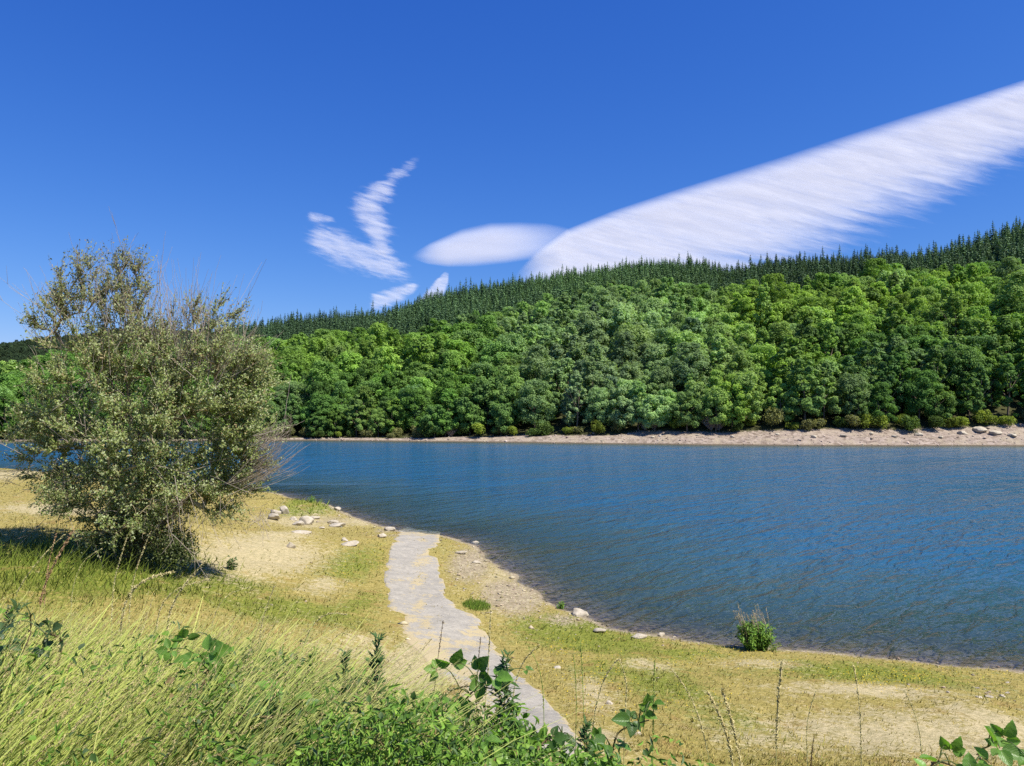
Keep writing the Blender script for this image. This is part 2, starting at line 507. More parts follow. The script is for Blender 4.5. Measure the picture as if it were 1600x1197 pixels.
# cloud: ice and droplets, thinner where «dens» falls
def mat_cloud(name, su, sv, amt, cap, lo, hi):
    t = NT(name)
    uv = t.attr('cuv').outputs['Vector']; d = t.attr('dens').outputs['Fac']
    a = t.noise(t.scaled(uv, (su, sv, 1)), 1.0, 8, 0.62, 0.35)
    b = t.noise(t.scaled(uv, (su * 0.25, sv * 0.45, 1)), 1.0, 5, 0.55, 0.2)
    nz = t.math('ADD', t.math('MULTIPLY', a, 0.6), t.math('MULTIPLY', b, 0.4))
    al = t.math('ADD', d, t.math('MULTIPLY', t.math('SUBTRACT', nz, 0.5), amt))
    al = t.math('MULTIPLY', t.math('MULTIPLY', t.mapr(al, lo, hi, 0, 1, True), t.attr('rim').outputs['Fac']), cap, clamp=True)
    df = t.n('ShaderNodeBsdfDiffuse'); tr = t.n('ShaderNodeBsdfTranslucent'); tp = t.n('ShaderNodeBsdfTransparent')
    df.inputs['Color'].default_value = (0.80, 0.80, 0.83, 1); tr.inputs['Color'].default_value = (0.80, 0.80, 0.83, 1)
    m1 = t.n('ShaderNodeMixShader'); m1.inputs[0].default_value = 0.62
    t.l(df.outputs[0], m1.inputs[1]); t.l(tr.outputs[0], m1.inputs[2])
    m2 = t.n('ShaderNodeMixShader'); t.l(al, m2.inputs[0]); t.l(tp.outputs[0], m2.inputs[1]); t.l(m1.outputs[0], m2.inputs[2])
    return t.surf(m2.outputs[0])
M['cloud_band'] = mat_cloud('cloud_band', 1, 1, 1.8, 0.60, 0.0, 1.05)
M['cloud_lens'] = mat_cloud('cloud_lens', 1, 1, 0.9, 0.5, 0.0, 1.05)
M['cloud_wisp'] = mat_cloud('cloud_wisp', 1, 1, 4.4, 0.40, 0.20, 1.45)

# ------------------------------------------------------------------ ground, path, water, hill
def grow(a, b, s0, f):
    out = [a]; s = s0
    while out[-1] < b:
        out.append(out[-1] + s); s *= f
    return np.array(out)

def grid(xs, ys):
    X, Y = np.meshgrid(xs, ys)
    nx, ny = len(xs), len(ys)
    i = np.arange(nx * ny).reshape(ny, nx)
    F = np.stack([i[:-1, :-1], i[:-1, 1:], i[1:, 1:], i[1:, :-1]], -1).reshape(-1, 4)
    return X.ravel(), Y.ravel(), F

def blobs(x, y, lst):
    """soft ellipses on the ground, traced as (px, py, half width, half height, strength)."""
    v = np.zeros_like(x)
    for px, py, a, b, s in lst:
        gx, gy, _ = gpt(px, py)
        rx = a * gy / FPX
        _, y0, _ = gpt(px, py + b); _, y1, _ = gpt(px, max(py - b, 700))
        ry = max(0.5 * abs(y1 - y0), 0.3)
        q = ((x - gx) / rx) ** 2 + ((y - gy) / ry) ** 2
        v = np.maximum(v, s * np.exp(-q * 0.9)) if s > 0 else v + s * np.exp(-q * 0.9)
    return v

SAND = [(85, 796, 80, 9, .9), (405, 865, 95, 36, .95), (440, 838, 45, 14, .75), (505, 915, 36, 16, .7), (560, 1020, 60, 30, .55),
        (645, 1055, 62, 62, .95), (600, 1090, 60, 40, .8), (1330, 1078, 120, 10, .8), (1400, 1150, 230, 42, .75), (1015, 1040, 42, 9, .7),
        (1190, 1036, 70, 7, .65), (1560, 1130, 60, 30, .8), (780, 905, 40, 30, .6), (470, 815, 60, 12, .7), (560, 815, 40, 8, .6),
        (930, 1085, 30, 30, .6), (940, 1150, 40, 20, .75), (1180, 1150, 110, 30, .45), (20, 738, 40, 6, .7)]
GREEN = [(490, 790, 40, 12, 1.1), (545, 885, 45, 36, .55), (330, 905, 110, 22, .8), (120, 880, 200, 45, 1.0), (900, 990, 95, 26, .75),
         (1040, 1075, 75, 28, .62), (1320, 1052, 120, 16, .8), (440, 955, 140, 22, .7), (850, 985, 60, 20, .7), (560, 945, 30, 30, .5),
         (745, 945, 20, 8, .9), (640, 1010, 24, 8, .5), (1180, 1010, 60, 7, .9), (1060, 1020, 100, 10, .35), (950, 1050, 60, 20, .5), (1130, 1120, 100, 25, .5)]
STONE = [(735, 880, 40, 34, .8), (800, 930, 60, 34, .85), (880, 968, 50, 14, .6), (640, 838, 60, 6, .6), (520, 812, 40, 9, .5), (600, 830, 20, 6, .6), (1555, 1085, 45, 9, .4)]

xs = np.concatenate([-grow(14, 900, .32, 1.07)[::-1], np.arange(-13.75, 13.9, .25), grow(14, 900, .32, 1.07)])
ys = np.concatenate([-grow(2, 400, .5, 1.3)[::-1], np.arange(-1.8, 60, .25), np.arange(60, 110, .7), np.arange(110, 151, 4)])
GX, GY, GF = grid(xs, ys)
GZ = ground_z(GX, GY)
sd = shore_d(GX, GY)
g_sand = 0.12 + blobs(GX, GY, SAND) + 0.35 * (fbm(GX * .25, GY * .18, 51) - .5)
g_green = 0.22 + blobs(GX, GY, GREEN) + 0.7 * (fbm(GX * .2, GY * .14, 52) - .5)
g_stone = np.maximum(blobs(GX, GY, STONE), 0.9 * np.exp(-np.maximum(sd, 0) / 0.55))
me = mesh('ground', np.stack([GX, GY, GZ], 1), GF, M['ground'], {'sand': g_sand, 'green': g_green, 'stone': g_stone, 'depth': GZ}, smooth=True)
tag(obj('ground', me), kind='structure')

# the boat ramp: a sheet of tarmac laid on the ground, its ragged sides dipping under the soil
PL = [(621, 829), (607, 858), (600, 885), (597, 905), (604, 930), (600, 955), (599, 972), (612, 988), (640, 1010), (664, 1035), (690, 1065), (722, 1095), (742, 1130), (760, 1170), (790, 1215)]
PR = [(689, 829), (690, 848), (681, 860), (690, 888), (697, 912), (702, 934), (728, 948), (752, 965), (764, 990), (785, 1016), (815, 1044), (846, 1072), (880, 1105), (910, 1145), (940, 1195), (965, 1225)]
def resample(pts, n):
    w = np.array([gpt(*p)[:2] for p in pts])
    s = np.concatenate([[0], np.cumsum(np.linalg.norm(np.diff(w, axis=0), axis=1))])
    q = np.linspace(0, s[-1], n)
    return np.stack([np.interp(q, s, w[:, 0]), np.interp(q, s, w[:, 1])], 1)
nr, nc = 320, 34
lw, rw = resample(PL, nr), resample(PR, nr)
# carry the ramp a little into the water
tt = np.linspace(0, 1, nc)
PXY = lw[:, None] * (1 - tt)[None, :, None] + rw[:, None] * tt[None, :, None]
ext = np.linspace(3.0, 0.1, 16)[:, None, None] * np.array([0, 1.0])[None, None, :]
PXY = np.concatenate([PXY[:1] + ext, PXY]); nr += 16
px_, py_ = PXY[..., 0].ravel(), PXY[..., 1].ravel()
T2 = np.tile(tt, nr); K = np.repeat(np.arange(nr), nc)
edge = np.minimum(T2, 1 - T2)
rag = 0.23 * fbm(px_ * .9, py_ * .9, 61, 6) - 0.075 + .12 * sstep(.66, .8, vnoise(px_ * .5, py_ * .3, 62))
pz_ = ground_z(px_, py_) + np.where(edge < rag, -0.05, 0.018) * 1.0
pz_ = np.where(edge < 0.001, ground_z(px_, py_) - 0.1, pz_)
i = np.arange(nr * nc).reshape(nr, nc)
F = np.stack([i[:-1, :-1], i[:-1, 1:], i[1:, 1:], i[1:, :-1]], -1).reshape(-1, 4)
PSAND = [(690, 1005, 60, 12, .55), (640, 1040, 60, 50, .95), (700, 1075, 40, 40, .85), (745, 1000, 30, 14, .45), (655, 878, 14, 8, .5), (655, 908, 12, 14, .6), (657, 945, 10, 16, .65), (662, 975, 8, 12, .6), (620, 975, 24, 12, .6),
         (740, 1120, 30, 40, .8), (860, 1150, 16, 40, .35), (655, 834, 60, 4, .5), (900, 1130, 30, 30, .35)]
me = mesh('path', np.stack([px_, py_, pz_], 1), F, M['tarmac'], {'sand': 0.16 + blobs(px_, py_, PSAND) + sstep(.20 * fbm(px_ * 1.6, py_ * 1.6, 63, 3) + .02, .0, edge - rag) * .38}, smooth=True)
tag(obj('path', me), kind='structure')

# water
wx = np.concatenate([-grow(24, 700, 1.0, 1.08)[::-1], np.arange(-23.4, 24, .6), grow(24, 700, 1.0, 1.08)])
wy = np.concatenate([np.arange(-70, 22, 6.0), np.arange(22, 64, .45), np.arange(64, 112, 1.0), np.arange(112, 206, 4.0)])
X, Y, F = grid(wx, wy)
dz = np.where(Y < 130, -ground_z(X, Y), -hill_z(X, Y))
sdw = shore_d(X, Y)
depth_w = np.maximum(dz, 0.0)
zin = np.minimum(dz, 0)
keep = np.any(((sdw < 6) )[F], axis=1)
me = mesh('lake_water', np.stack([X, Y, np.zeros_like(X)], 1), F[keep], M['water'], {'depth': depth_w}, smooth=True)
tag(obj('lake_water', me), kind='structure')

# the wooded hill on the far shore
hx = np.concatenate([-grow(170, 1500, 5, 1.09)[::-1], np.arange(-166, 168, 3.0), grow(170, 1500, 5, 1.09)])
hy = np.concatenate([np.arange(147, 164, 4.0), np.arange(164, 204, .8), np.arange(204, 520, 5.0), grow(520, 900, 8, 1.15)])
X, Y, F = grid(hx, hy)
Z = hill_z(X, Y)
p_, rr, ss, bb, hr = far_params(X, Y)
e = Y - ss
Z = Z + 0.35 * (fbm(X * 0.5, Y * 0.9, 71, 3) - 0.5) * sstep(0.2, 2, e) * (1 - sstep(12, 20, e))
wbk = np.interp(p_, HP, H_W)
wood = sstep(-2, 2.5, e - wbk + 2.5 * (vnoise(X * .12, Y * .12, 72) - .5))
me = mesh('hillside', np.stack([X, Y, Z], 1), F, M['hill'], {'wood': wood}, smooth=True)
tag(obj('hillside', me), kind='structure')

# a farther wooded hill closing the valley on the left
fx = np.arange(-2600, 1400, 25.0); fy = np.arange(900, 2600, 25.0)
X, Y, F = grid(fx, fy)
ridge = np.interp(800 + FPX * X / Y, [-700, 0, 80, 200, 420, 700, 1200], [560, 547, 533, 520, 530, 570, 640])
top = EYE + (629.5 - ridge) / FPX * 1900
Zf = top * sstep(900, 1900, Y) * (1 - 0.25 * sstep(1900, 2600, Y)) - 4 + 14 * (fbm(X / 160, Y / 160, 81, 3) - .5) * sstep(900, 1100, Y) - 10 * np.exp(-((X % 410 - 200) / 60) ** 2)
me = mesh('distant_hill', np.stack([X, Y, Zf], 1), F, M['hill'], {'wood': np.ones_like(X)}, smooth=True)
tag(obj('distant_hill', me), kind='structure')
DIST = (X, Y, Zf)

# ------------------------------------------------------------------ tree kinds
def crown_mesh(seed, h, r, lobes, per, leaf, base=0.22, cone=0.0):
    """broadleaf crown: clumps of leaf sprays spread over and through an uneven dome."""
    g = np.random.default_rng(seed)
    parts = []
    C, Rl = [], []
    for k in range(lobes):
        a = g.uniform(0, 2 * np.pi); u = g.uniform(0, 1) ** 0.8
        z = base + (1 - base) * u
        prof = np.sqrt(max(1 - ((z - 0.50) / 0.54) ** 2, 0.0)) if z > 0.50 else 0.74 + 0.26 * (z - base) / (0.50 - base)
        prof = prof * (1 - cone) + cone * (1.15 * (1 - (z - base) / (1 - base)) ** .75 + .08)
        rr = r * prof * g.uniform(0.45, 0.95)
        C.append((math.cos(a) * rr, math.sin(a) * rr, z * h)); Rl.append(r * g.uniform(0.13, 0.31) * (1 - .35 * cone))
    C = np.array(C); Rl = np.array(Rl)
    V_, N_, v_ = [], [], []
    for c, rl in zip(C, Rl):
        n = int(per * (rl / (0.3 * r)) ** 1.7)
        d = unit(g.normal(size=(n, 3)) + np.array([0, 0, 0.45]))
        rad = rl * (1 - 0.45 * g.random(n) ** 1.6) * (1 + 0.25 * np.sin(d[:, 0] * 7 + c[0]) * np.sin(d[:, 1] * 6 + c[1]))
        p = c + d * rad[:, None] * np.array([1, 1, 0.8])
        out = unit(p - np.array([0, 0, h * 0.42]))
        V_.append(p); N_.append(unit(d * 0.9 + out * 0.35 + g.normal(size=(n, 3)) * 0.46 + np.array([0, -.05, .34])))
        v_.append(np.clip(g.normal(0.5, 0.16) + g.normal(0, 0.17, n), 0, 1))
    P = np.concatenate(V_); N = np.concatenate(N_); v = np.concatenate(v_)
    keep = P[:, 2] > 0.05 * h
    P, N, v = P[keep], N[keep], v[keep]
    L = leaf * g.uniform(0.7, 1.35, len(P))
    U = g.normal(size=P.shape) + np.array([0.5, 0, 0.1])
    V, F = rhombs(P, N, L, L * g.uniform(0.55, 0.8, len(P)), U)
    return V, F, np.repeat(v, 4)

def trunk_mesh(seed, h, r0, forks=5):
    g = np.random.default_rng(seed)
    k = 6
    s = np.linspace(0, 1, k)
    P = [np.stack([g.normal(0, .12) * s * h * .3, g.normal(0, .12) * s * h * .3, s * h * 0.72 - 0.5], 1)]
    Rr = [r0 * (1 - 0.75 * s)]
    for f in range(forks):
        a = g.uniform(0, 6.28); z0 = g.uniform(.2, .5) * h
        ln = g.uniform(.25, .4) * h
        P.append(np.stack([np.cos(a) * ln * s * .8, np.sin(a) * ln * s * .8, z0 + ln * (s * .6 + s * s * .25)], 1))
        Rr.append(r0 * .45 * (1 - .8 * s))
    return tubes(np.array(P), np.array(Rr), 6)

def conifer_mesh(seed, h, r, levels=20, per=9):
    g = np.random.default_rng(seed)
    C, N, U, L, Wd, var = [], [], [], [], [], []
    for i in range(levels):
        f = i / (levels - 1)
        z = h * (0.10 + 0.88 * f)
        rad = r * (1 - f) ** 0.80 + 0.16
        n = max(4, int(per * (1 - 0.5 * f)))
        for k in range(n):
            a = 6.283 * (k + g.random()) / n
            ln = rad * g.uniform(0.65, 1.12)
            m = 4 if ln > 0.8 else 2
            vv = np.clip(g.normal(.5, .2), 0, 1)
            for j in range(m):
                q = (j + 0.6) / m * ln
                aa = a + g.normal(0, .10)
                d = np.array([math.cos(aa), math.sin(aa), 0])
                C.append(d * q + np.array([0, 0, z - 0.30 * q + g.normal(0, .10)]))
                N.append(d * 0.5 + np.array([0, 0, 0.9]) + g.normal(size=3) * .28)
                U.append(d + np.array([0, 0, -.3]) + g.normal(size=3) * .35); L.append(ln / m * 1.8 + .25); Wd.append((ln / m * .8 + .28) * g.uniform(.7, 1.2)); var.append(vv + g.normal(0, .1))
    C, N, U = np.array(C), unit(np.array(N)), np.array(U)
    V, F = rhombs(C, N, np.array(L), np.array(Wd), U)
    tip = [[0, 0, h * .90], [0, 0, h * .96], [0, 0, h * 1.01]]
    V2, F2 = tubes(np.array([tip]), np.array([[.10, .07, .02]]), 4)
    V, F, A = merge([(V, F, {'v': np.repeat(np.clip(np.array(var), 0, 1), 4)}), (V2, F2, {'v': np.full(len(V2), .5)})])
    return V, F, A['v']

def shrub_mesh(seed, h, r, n, leaf):
    g = np.random.default_rng(seed)
    V_, N_, v_ = [], [], []
    for k in range(11):
        a = g.uniform(0, 6.28); q = r * g.uniform(0.1, .75)
        c = np.array([math.cos(a) * q, math.sin(a) * q, h * g.uniform(.25, .72)]); rl = r * g.uniform(.3, .5)
        d = unit(g.normal(size=(n // 11, 3)) + np.array([0, 0, .3]))
        V_.append(c + d * rl * (1 - .5 * g.random((len(d), 1)) ** 1.5) * np.array([1, 1, h / (2 * r) + .35])); N_.append(unit(d + g.normal(size=d.shape) * .6))
        v_.append(np.clip(g.normal(.5, .2) + g.normal(0, .2, len(d)), 0, 1))
    P, N, v = np.concatenate(V_), np.concatenate(N_), np.concatenate(v_)
    P[:, 2] = np.maximum(P[:, 2], .05)
    L = leaf * g.uniform(.7, 1.4, len(P))
    V, F = rhombs(P, N, L, L * .5, g.normal(size=P.shape) + np.array([0, 0, .8]))
    return V, F, np.repeat(v, 4)

def bare_mesh(seed, h, n):
    g = np.random.default_rng(seed)
    s = np.linspace(0, 1, 5)
    a = g.uniform(0, 6.28, n); sp = g.uniform(.15, .75, n); ln = h * g.uniform(.6, 1.1, n)
    st = g.uniform(0, .45, n)
    x0 = np.cos(a) * sp * st * ln; y0 = np.sin(a) * sp * st * ln
    b = a + g.normal(0, 1.3, n)
    P = np.stack([x0[:, None] + (np.cos(b) * sp * ln)[:, None] * s * .9, y0[:, None] + (np.sin(b) * sp * ln)[:, None] * s * .9,
                  (st * ln * .8)[:, None] + (ln * (1 - st * .6))[:, None] * s * (1 - .25 * sp[:, None] * s)], -1)
    return tubes(P, np.broadcast_to(.026 * (1 - .7 * s), (n, 5)).copy(), 3)

LIB = {}
def lib(kind, objs):
    c = bpy.data.collections.new('stand_of_' + kind)
    for i, o in enumerate(objs): c.objects.link(o)
    LIB[kind] = c

broad = []
for k in range(10):
    hh = [13, 14.5, 12, 15.5, 13.5, 11.5, 14, 16, 12.5, 15][k]; rr0 = [4.6, 4.4, 5.2, 4.9, 3.9, 4.4, 5.4, 3.3, 4.8, 4.2][k]
    V, F, v = crown_mesh(100 + k, hh, rr0, [78, 96, 62, 110, 70, 54, 88, 74, 100, 58][k], [280, 230, 330, 200, 280, 340, 250, 270, 230, 340][k], [.42, .36, .45, .38, .40, .47, .40, .38, .35, .47][k], base=.14, cone=[0, .35, 0, .2, .5, 0, .1, .75, 0, .4][k])
    TV, TF = trunk_mesh(200 + k, hh, .26)
    broad.append((mesh('broadleaf_crown', V, F, M['leaf'], {'var': v}), mesh('broadleaf_trunk', TV, TF, M['bark'], smooth=True), hh))
conif = []
for k in range(4):
    hh = [17, 19, 16, 18][k]
    V, F, v = conifer_mesh(300 + k, hh, [3.5, 3.2, 3.1, 3.7][k], 22, 11)
    s = np.linspace(0, 1, 4)
    TV, TF = tubes(np.array([np.stack([s * 0, s * 0, s * hh * .93 - .5], 1)]), np.array([.2 * (1 - .85 * s)]), 6)
    conif.append((mesh('conifer_crown', V, F, M['needle'], {'var': v}), mesh('conifer_trunk', TV, TF, M['bark'], smooth=True), hh))
shrubs = []
for k in range(4):
    V, F, v = shrub_mesh(400 + k, [3.4, 2.6, 4.2, 3.0][k], [2.0, 2.0, 2.1, 1.6][k], 1500, .34)
    shrubs.append(mesh('shrub_foliage', V, F, M['leaf'], {'var': v}))
bares = []
for k in range(2):
    V, F = bare_mesh(420 + k, [2.6, 3.1][k], 260)
    bares.append(mesh('bare_shrub', V, F, M['dead']))

def joined(name, cm, tm):
    a = bpy.data.objects.new(name, cm); return a
for kind, ls in (('broadleaf', broad), ('conifer', conif)):
    lib(kind, [bpy.data.objects.new('%s_kind_%d' % (kind, i), c) for i, (c, tr, h) in enumerate(ls)])

def scatter(name, kind, P, rot, scl, idx, tint):
    """a mass nobody could count, as ONE object."""
    me = bpy.data.meshes.new(name)
    P = np.asarray(P, np.float32)
    me.vertices.add(len(P)); me.vertices.foreach_set('co', P.ravel())
    for k, typ, f, a in (('rotz', 'FLOAT', 'value', rot), ('scl', 'FLOAT_VECTOR', 'vector', scl), ('idx', 'INT', 'value', idx), ('tint', 'FLOAT_VECTOR', 'vector', tint)):
        at = me.attributes.new(k, typ, 'POINT')
        at.data.foreach_set(f, np.asarray(a, np.int32 if typ == 'INT' else np.float32).ravel())
    ng = bpy.data.node_groups.new(name, 'GeometryNodeTree')
    ng.interface.new_socket('Geometry', in_out='INPUT', socket_type='NodeSocketGeometry')
    ng.interface.new_socket('Geometry', in_out='OUTPUT', socket_type='NodeSocketGeometry')
    N = ng.nodes.new
    gi, go = N('NodeGroupInput'), N('NodeGroupOutput')
    ip = N('GeometryNodeInstanceOnPoints'); ci = N('GeometryNodeCollectionInfo')
    ci.inputs['Collection'].default_value = LIB[kind]
    ci.inputs['Separate Children'].default_value = True; ci.inputs['Reset Children'].default_value = True
    def na(nm, typ):
        q = N('GeometryNodeInputNamedAttribute'); q.data_type = typ; q.inputs[0].default_value = nm
        return q.outputs[0]
    cx = N('ShaderNodeCombineXYZ')
    L = ng.links.new
    L(na('rotz', 'FLOAT'), cx.inputs[2])
    er = N('FunctionNodeEulerToRotation'); L(cx.outputs[0], er.inputs[0])
    L(gi.outputs[0], ip.inputs['Points']); L(ci.outputs[0], ip.inputs['Instance'])
    ip.inputs['Pick Instance'].default_value = True
    L(na('idx', 'INT'), ip.inputs['Instance Index'])
    L(er.outputs[0], ip.inputs['Rotation']); L(na('scl', 'FLOAT_VECTOR'), ip.inputs['Scale'])
    L(ip.outputs[0], go.inputs[0])
    o = obj(name, me)
    md = o.modifiers.new('scatter', 'NODES'); md.node_group = ng
    return o

# ---- where the trees stand
def jitter(x0, x1, y0, y1, sp, seed):
    g = np.random.default_rng(seed)
    xs = np.arange(x0, x1, sp); ys = np.arange(y0, y1, sp * .87)
    X, Y = np.meshgrid(xs, ys); X = X + (np.arange(len(ys)) % 2)[:, None] * sp * .5
    return (X + g.uniform(-.36, .36, X.shape) * sp).ravel(), (Y + g.uniform(-.36, .36, Y.shape) * sp).ravel()

BX = [-300, 300, 380, 480, 555, 650, 735, 834, 900, 961, 1072, 1113, 1167, 1200, 1246, 1300, 1367, 1460, 1500, 1600, 2200]
BY = [560, 540, 537, 530, 524, 521, 500, 480, 454, 448, 440, 462, 445, 442, 449, 432, 421, 420, 421, 404, 360]
def tint_of(x, y, px, py, g):
    n = len(x)
    mid = np.array([0.153, 0.305, 0.060]); dark = np.array([0.096, 0.204, 0.055]); silver = np.array([.275, .385, .200]); yel = np.array([0.270, 0.414, 0.072]); oliv = np.array([.085, .105, .035])
    a = fbm(x / 34, y / 34, 91, 3)
    ws = np.exp(-(((px - 960) / 150) ** 2 + ((py - 540) / 95) ** 2)) * 1.2 + .5 * np.exp(-(((px - 1300) / 60) ** 2 + ((py - 600) / 40) ** 2)) + .35 * (vnoise(x / 15, y / 15, 92) > .78)
    wy = 1.0 * np.exp(-(((px - 1190) / 75) ** 2 + ((py - 490) / 40) ** 2)) + .75 * np.exp(-(((px - 1420) / 190) ** 2 + ((py - 470) / 36) ** 2)) + .8 * np.exp(-(((px - 1190) / 110) ** 2 + ((py - 590) / 45) ** 2)) + .45 * np.exp(-(((px - 560) / 160) ** 2 + ((py - 548) / 22) ** 2)) + .4 * (vnoise(x / 11, y / 11, 93) > .82)
    wd = .8 * np.exp(-(((px - 1480) / 130) ** 2 + ((py - 560) / 70) ** 2)) + .6 * np.exp(-(((px - 1110) / 50) ** 2 + ((py - 520) / 50) ** 2)) + .5 * np.exp(-(((px - 500) / 200) ** 2 + ((py - 640) / 40) ** 2))
    wy = wy * 1.6
    ws, wy, wd = (np.clip(w + g.normal(0, .16, n), 0, 1.2) for w in (ws, wy, wd))
    wm = np.maximum(0.7 - .4 * ws - .4 * wy - .4 * wd, .12)
    tot = ws + wy + wd + wm
    c = (mid * wm[:, None] + silver * ws[:, None] + yel * wy[:, None] + dark * wd[:, None]) / tot[:, None]
    c = c * np.exp(g.normal(0, .16, n).clip(-.35, .28))[:, None] * (0.75 + .5 * a)[:, None]
    odd = g.random(n)
    c = np.where((odd > .93)[:, None], c * np.array([.62, .66, .8]), c)
    k = np.argmax(np.stack([wm + .1, ws, wy, wd]), 0)
    return c, k

g4 = np.random.default_rng(44)
x, y = jitter(-340, 380, 172, 520, 5.6, 5)
p_, rr, ss, bb, hr = far_params(x, y)
e = y - ss
ok = (e > np.interp(p_, HP, H_W)) & (y < rr + 40) & (np.abs(x / y) < .80)
x, y, e, rr = x[ok], y[ok], e[ok], rr[ok]
z = hill_z(x, y)
hgt = g4.choice([.66, .8, .92, 1.02, 1.15], len(x), p=[.12, .26, .34, .2, .08]) * g4.uniform(.9, 1.1, len(x)) * (0.85 + .3 * sstep(0, 40, e))
px, pyt = proj(x, y, z + 12.5 * hgt)
yb = np.interp(px, BX, BY) + g4.normal(0, 3, len(px))
isb = pyt > yb
bx, by, bz, bh, bqx, bqy = x[isb], y[isb], z[isb], hgt[isb], px[isb], pyt[isb]
# light gap with low young growth
gap = np.exp(-(((bqx - 1185) / 55) ** 2 + ((bqy - 500) / 26) ** 2)) > .45
bh = np.where(gap, bh * .5, bh)
btint, bk = tint_of(bx, by, bqx, bqy, g4)
bidx = g4.integers(0, len(broad), len(bx)); brot = g4.uniform(0, 6.28, len(bx))
o_ = np.argsort(by)
inframe = (bqx > -10) & (bqx < 1610)
mine = [i for i in o_ if inframe[i]][:300]
mset = np.zeros(len(bx), bool); mset[mine] = True
rest = ~mset
scl3 = np.stack([bh * g4.uniform(.88, 1.15, len(bh)), bh * g4.uniform(.88, 1.15, len(bh)), bh], 1)
so = scatter('broadleaf_forest', 'broadleaf', np.stack([bx, by, bz - .3], 1)[rest], brot[rest], scl3[rest], bidx[rest], btint[rest])
tag(so, 'mass of broadleaf woodland covering the upper hillside below the conifers', 'woodland', kind='stuff')

ORD = ['leftmost', 'second', 'third', 'fourth', 'fifth', 'sixth', 'seventh', 'eighth', 'ninth', 'tenth', 'eleventh', 'twelfth', 'thirteenth', 'fourteenth', 'fifteenth',
       'sixteenth', 'seventeenth', 'eighteenth', 'nineteenth', 'twentieth']
def nth(i, n):
    if n == 1: return ('only', '')
    if i == 0: return ('leftmost', '')
    if i == n - 1: return ('rightmost', '')
    return (ORD[i] if i < len(ORD) else '%dth' % (i + 1), ' from the left')
ZONES = [(-99, 330, 'behind the big willow'), (330, 480, 'just right of the willow'), (480, 600, 'left of the boat ramp'), (600, 700, 'above the boat ramp'),
         (700, 830, 'below the small smooth cloud'), (830, 960, 'under the long cloud\'s left end'), (960, 1110, 'left of the light gap'), (1110, 1270, 'above the green shore bush'),
         (1270, 1440, 'right of the green shore bush'), (1440, 1999, 'by the photo\'s right edge')]
def zone(p): return next(s for a, b, s in ZONES if a <= p < b)
TN = ['mid green', 'silvery green', 'yellowish green', 'dark green']
def unique_labels(items, fmt):
    """items: (key, px) -> a label per item, counted from the left inside its key."""
    out = [None] * len(items)
    d = {}
    for i, (k, p) in enumerate(items): d.setdefault(k, []).append((p, i))
    for k, ls in d.items():
        ls.sort()
        for j, (p, i) in enumerate(ls): out[i] = fmt(nth(j, len(ls)), k)
    return out
e_m = (by - far_params(bx, by)[2])[mine]
qs = np.quantile(e_m, [.25, .5, .75])
ROWS = ['front row', 'second row', 'third row', 'fourth row']
items = [((TN[bk[i]], ROWS[int(np.searchsorted(qs, e_m[j]))], zone(bqx[i])), bqx[i]) for j, i in enumerate(mine)]
labs = unique_labels(items, lambda n, k: '%s %s broadleaf tree%s, %s, %s' % (n[0], k[0], n[1], k[1], k[2]))
for j, i in enumerate(mine):
    cm, tm, hh = broad[bidx[i]]
    r_ = empty('broadleaf_tree', (bx[i], by[i], bz[i] - .3), brot[i], tuple(scl3[i]))
    tag(r_, labs[j], 'tree', 'broadleaf trees on the far hillside')
    c = obj('crown', cm, r_); c['tint'] = [float(q) for q in btint[i]]
    obj('trunk', tm, r_)

# conifers along the ridge
x, y = jitter(-380, 420, 230, 560, 3.5, 6)
p_, rr, ss, bb, hr = far_params(x, y)
z = hill_z(x, y)
h2 = (g4.normal(.74, .11, len(x)) + .07 * (g4.random(len(x)) > .9) + .16 * (fbm(x / 13, y / 13, 97, 2) - .5)).clip(.4, 1.12)
px, pyt = proj(x, y, z + 11)
yb = np.interp(px, BX, BY)
ok = (y < rr + 34) & (np.abs(x / y) < .80) & (pyt <= yb + 2) & (px > 40)
# the tall dark stand coming down on the right, and a taller knot left of centre
x, y, z, h2, px, pyt = x[ok], y[ok], z[ok], h2[ok], px[ok], pyt[ok]
h2 = h2 * (1 + .12 * np.exp(-((px - 690) / 50) ** 2))
cid = g4.integers(0, 4, len(x)); crot = g4.uniform(0, 6.28, len(x))
young = np.exp(-(((px - 900) / 230) ** 2)) * (vnoise(x / 40, y / 40, 95) > .35)
ctint = np.array([.085, .160, .072])[None] * np.exp(g4.normal(0, .16, len(x)))[:, None]
ctint = ctint + young[:, None] * np.array([.032, .055, .010])
dk = np.exp(-((px - 1250) / 200) ** 2) + np.exp(-((px - 480) / 140) ** 2)
ctint = ctint * (1 - .28 * np.clip(dk, 0, 1))[:, None]
o_ = np.argsort(y)
inframe = (px > -5) & (px < 1605)
cm_ = [i for i in o_ if inframe[i]][:300]
mset = np.zeros(len(x), bool); mset[cm_] = True; rest = ~mset
cs3 = np.stack([h2 * g4.uniform(.9, 1.1, len(h2)), h2 * g4.uniform(.9, 1.1, len(h2)), h2], 1)
so = scatter('conifer_forest', 'conifer', np.stack([x, y, z - .3], 1)[rest], crot[rest], cs3[rest], cid[rest], ctint[rest])
tag(so, 'mass of dark conifer forest along the skyline of the hill', 'forest', kind='stuff')
depth_rank = np.argsort(np.argsort([y[i] for i in cm_])) // 50
CZ = [(-99, 900, 'left of the long cloud\'s foot'), (900, 1130, 'under the long cloud'), (1130, 1250, 'above the yellowish gap'), (1250, 1340, 'right of the yellowish gap'), (1340, 1420, 'where the ridge dips'), (1420, 1480, 'where the ridge rises again'),
      (1480, 1545, 'on the rising ridge'), (1545, 1999, 'at the photo\'s right edge')]
